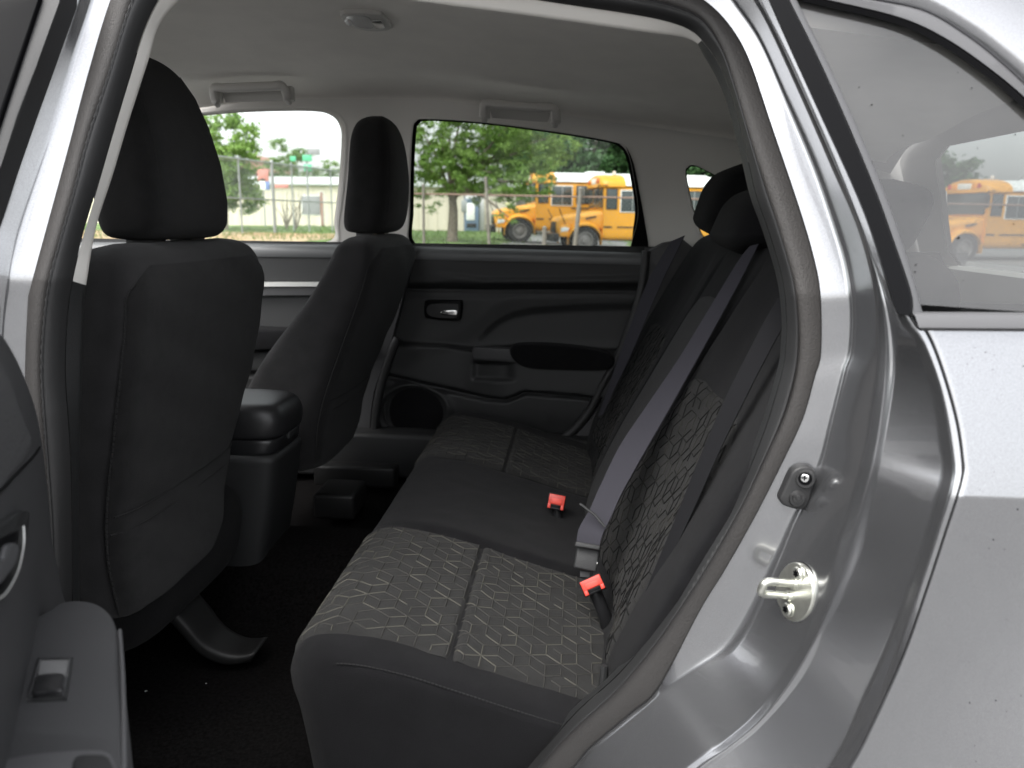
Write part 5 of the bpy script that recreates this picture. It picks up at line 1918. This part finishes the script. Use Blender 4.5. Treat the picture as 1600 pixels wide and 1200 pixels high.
def tree(name, base, h, trunk_r, blobs, n_leaves, size, mt, lab, seed, group=None, fork=.45, limbs=7):
    rg = np.random.default_rng(seed)
    o = empty(name, base)
    b = np.array(base, float)
    tk = MB()
    top = b + np.array([rg.normal(0, .15), rg.normal(0, .15), h * .72])
    pts = [b + np.array([0, 0, -.2]), b + np.array([0, 0, .1]), b * .7 + top * .3 + np.array([.06, 0, 0]), b * .45 + top * .55, top]
    tk.tube(catmull(pts, 5), list(np.interp(np.linspace(0, 1, 21), [0, .12, .5, 1], [trunk_r * 1.45, trunk_r, trunk_r * .75, trunk_r * .15])), 10)
    tk.build('trunk', M['bark'], o)
    lb = MB()
    cs = np.array([q[:3] for q in blobs], float) + b
    for k in range(min(limbs, len(cs))):
        f = rg.uniform(fork * .6, fork * 1.2)
        s_ = b * (1 - f) + top * f
        e = cs[k]
        mid_ = (s_ + e) / 2 + np.array([0, 0, .15 * h * .3])
        lb.tube(catmull([s_, mid_, e], 5), list(np.linspace(trunk_r * .42, trunk_r * .08, 11)), 7)
    lb.build('limbs', M['bark'], o)
    # foliage: many small leaf sprays through the crown's volume, thicker in clumps
    V, Fc = [], []
    vol = np.array([q[3] ** 2 for q in blobs])
    pr_ = vol / vol.sum()
    ncl = max(40, n_leaves // 45)
    which = rg.choice(len(blobs), ncl, p=pr_)
    dirs = rg.normal(size=(ncl, 3))
    dirs /= np.linalg.norm(dirs, axis=1, keepdims=True)
    rad_ = np.array([blobs[i][3] for i in which]) * rg.uniform(.35, 1.02, ncl) ** .6
    cc_ = cs[which] + dirs * rad_[:, None] * np.array([1, 1, .8])
    per = n_leaves // ncl
    cen = np.repeat(cc_, per, 0) + rg.normal(size=(ncl * per, 3)) * np.array([.30, .30, .17]) * size * 5.0
    N_ = len(cen)
    nn = rg.normal(size=(N_, 3)) + np.array([0, 0, .6])
    nn /= np.linalg.norm(nn, axis=1, keepdims=True)
    u_ = np.cross(nn, rg.normal(size=(N_, 3)))
    u_ /= np.linalg.norm(u_, axis=1, keepdims=True)
    w_ = np.cross(nn, u_)
    sz = size * rg.uniform(.6, 1.3, N_)[:, None]
    quad = np.stack([cen - u_ * sz, cen - w_ * sz * .45, cen + u_ * sz, cen + w_ * sz * .45], 1).reshape(-1, 3)
    me = bpy.data.meshes.new('crown')
    Fc = np.arange(N_ * 4).reshape(-1, 4)
    me.from_pydata((quad - b).tolist(), [], Fc.tolist())
    me.materials.append(mt)
    co = bpy.data.objects.new('crown', me)
    COL.objects.link(co)
    co.parent = o
    return tag(o, lab, 'tree', group)


def at(px, py, Y):
    return onY(px, py, Y)


Yt = 26.5
tb = at(707, 373, Yt)
def rel(px, py, Y, r):
    q = at(px, py, Y) - tb
    return (q[0], q[1], q[2], r)


blobs = [rel(690, 230, Yt, 1.5), rel(760, 215, Yt, 1.6), rel(820, 235, Yt + .5, 1.2), rel(660, 205, Yt, 1.2), rel(720, 180, Yt, 1.7), rel(800, 190, Yt, 1.4), rel(860, 215, Yt + .6, 1.0),
         rel(650, 260, Yt - .3, 1.0), rel(770, 270, Yt - .4, 1.0), rel(830, 285, Yt - .5, .75), rel(800, 310, Yt - .8, .55), rel(795, 340, Yt - .9, .32), rel(640, 300, Yt, .7), rel(655, 330, Yt, .35), rel(680, 325, Yt - .5, .25), rel(745, 300, Yt, .5), rel(880, 228, Yt + .5, .7), rel(780, 120, Yt, 1.8), rel(660, 130, Yt, 1.8), rel(715, 275, Yt - .6, .9), rel(590, 215, Yt, 1.3), rel(700, 265, Yt - .5, .9), rel(660, 290, Yt - .3, .7), rel(690, 300, Yt, .45), rel(735, 285, Yt, .7), rel(790, 285, Yt - .6, .8), rel(850, 250, Yt, .8), rel(740, 245, Yt, 1.0)]
tree('shade_tree', tuple(tb), 4.6, .20, blobs, 52000, .056, M['leaf'], 'big leafy tree with drooping branches beside the buses', 4, None, .5, 12)
# dark wood behind the buses: four trees one can tell by their humps
k = 0
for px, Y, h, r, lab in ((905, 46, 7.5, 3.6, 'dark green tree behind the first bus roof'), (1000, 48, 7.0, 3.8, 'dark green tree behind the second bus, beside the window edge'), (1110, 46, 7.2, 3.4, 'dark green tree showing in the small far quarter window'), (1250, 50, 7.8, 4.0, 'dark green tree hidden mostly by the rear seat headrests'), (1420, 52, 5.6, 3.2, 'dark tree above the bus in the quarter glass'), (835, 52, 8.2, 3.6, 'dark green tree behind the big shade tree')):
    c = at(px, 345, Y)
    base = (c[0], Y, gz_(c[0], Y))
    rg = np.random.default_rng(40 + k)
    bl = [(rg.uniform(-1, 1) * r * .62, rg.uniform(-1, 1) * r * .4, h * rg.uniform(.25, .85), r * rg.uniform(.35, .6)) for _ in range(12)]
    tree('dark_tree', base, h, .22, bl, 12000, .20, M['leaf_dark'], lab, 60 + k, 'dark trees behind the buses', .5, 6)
    k += 1
# trees seen through the front window
for px, py, Y, h, r, mt_, lab in ((352, 345, 40, 6.0, 2.0, 'leaf', 'bright green tree at the left edge of the front window'), (305, 345, 42, 6.4, 2.2, 'leaf', 'bright green tree behind the driver headrest'), (463, 345, 73, 7.6, 2.5, 'leaf_pale', 'pale green tree behind the green sign'), (512, 345, 74, 5.6, 2.8, 'leaf_pale', 'low pale green tree beside the passenger headrest'), (440, 345, 78, 5.9, 2.6, 'leaf_pale', 'low pale tree right of the red roofed house'), (385, 345, 74, 4.2, 1.6, 'leaf_pale', 'low pale tree left of the red roofed house'), (550, 345, 74, 6.0, 2.6, 'leaf_pale', 'pale green tree behind the passenger headrest')):
    c = at(px, py, Y)
    base = (c[0], Y, gz_(c[0], Y))
    rg = np.random.default_rng(90 + k)
    bl = [(rg.uniform(-1, 1) * r * .8, rg.uniform(-1, 1) * r * .6, h * (.30 + .62 * q_ / 9), r * (.62 - .30 * q_ / 9)) for q_ in range(10)]
    tree('green_tree', base, h, .16, bl, 10000, .12, M[mt_], lab, 120 + k, 'trees along the street', .5, 5)
    k += 1
# bare shrub stems on the lawn in front of the long building
for px, Y, lab in ((462, 44, 'leafless shrub before the long building, under the green sign'), (447, 45, 'small leafless shrub left of the green sign post')):
    c = at(px, 352, Y)
    z = gz_(c[0], Y)
    o = empty('bare_shrub', (c[0], Y, z))
    rr_ = random.Random(px)
    st_ = MB()
    for q_ in range(8):
        e = np.array([c[0] + rr_.uniform(-.8, .8), Y + rr_.uniform(-.5, .5), z + rr_.uniform(1.2, 2.3)])
        st_.tube(catmull([(c[0], Y, z), (c[0] * .6 + e[0] * .4 + rr_.uniform(-.1, .1), Y, z + .8), e], 4), [.05, .045, .04, .035, .03, .025, .02, .015, .01], 5)
    st_.build('stems', M['bark'], o)
    tag(o, lab, 'shrub')
# litter on the car's carpet
for px, py, w_, lab in ((380, 1015, .0045, 'tiny torn white paper scrap on the dark carpet before the rear seat'), (228, 1080, .0025, 'tiny white crumb on the carpet beside the arm rest'), (322, 1068, .0016, 'pale speck on the carpet under the seat rail cover')):
    q = onZ(px, py, .395)
    o = mesh('paper_scrap', [q + np.array(d) * w_ for d in ((-1, 0, 0), (-.2, .5, .3), (.9, .4, .1), (.5, -.2, .4), (.1, -.6, .1), (-1, 0, -.15), (-.2, .5, .1), (.9, .4, -.1), (.5, -.2, .2), (.1, -.6, -.1))],
             [(0, 1, 2, 3, 4), (9, 8, 7, 6, 5), (0, 5, 6, 1), (1, 6, 7, 2), (2, 7, 8, 3), (3, 8, 9, 4), (4, 9, 5, 0)], M['white'], None, False)
    tag(o, lab, 'paper scrap')
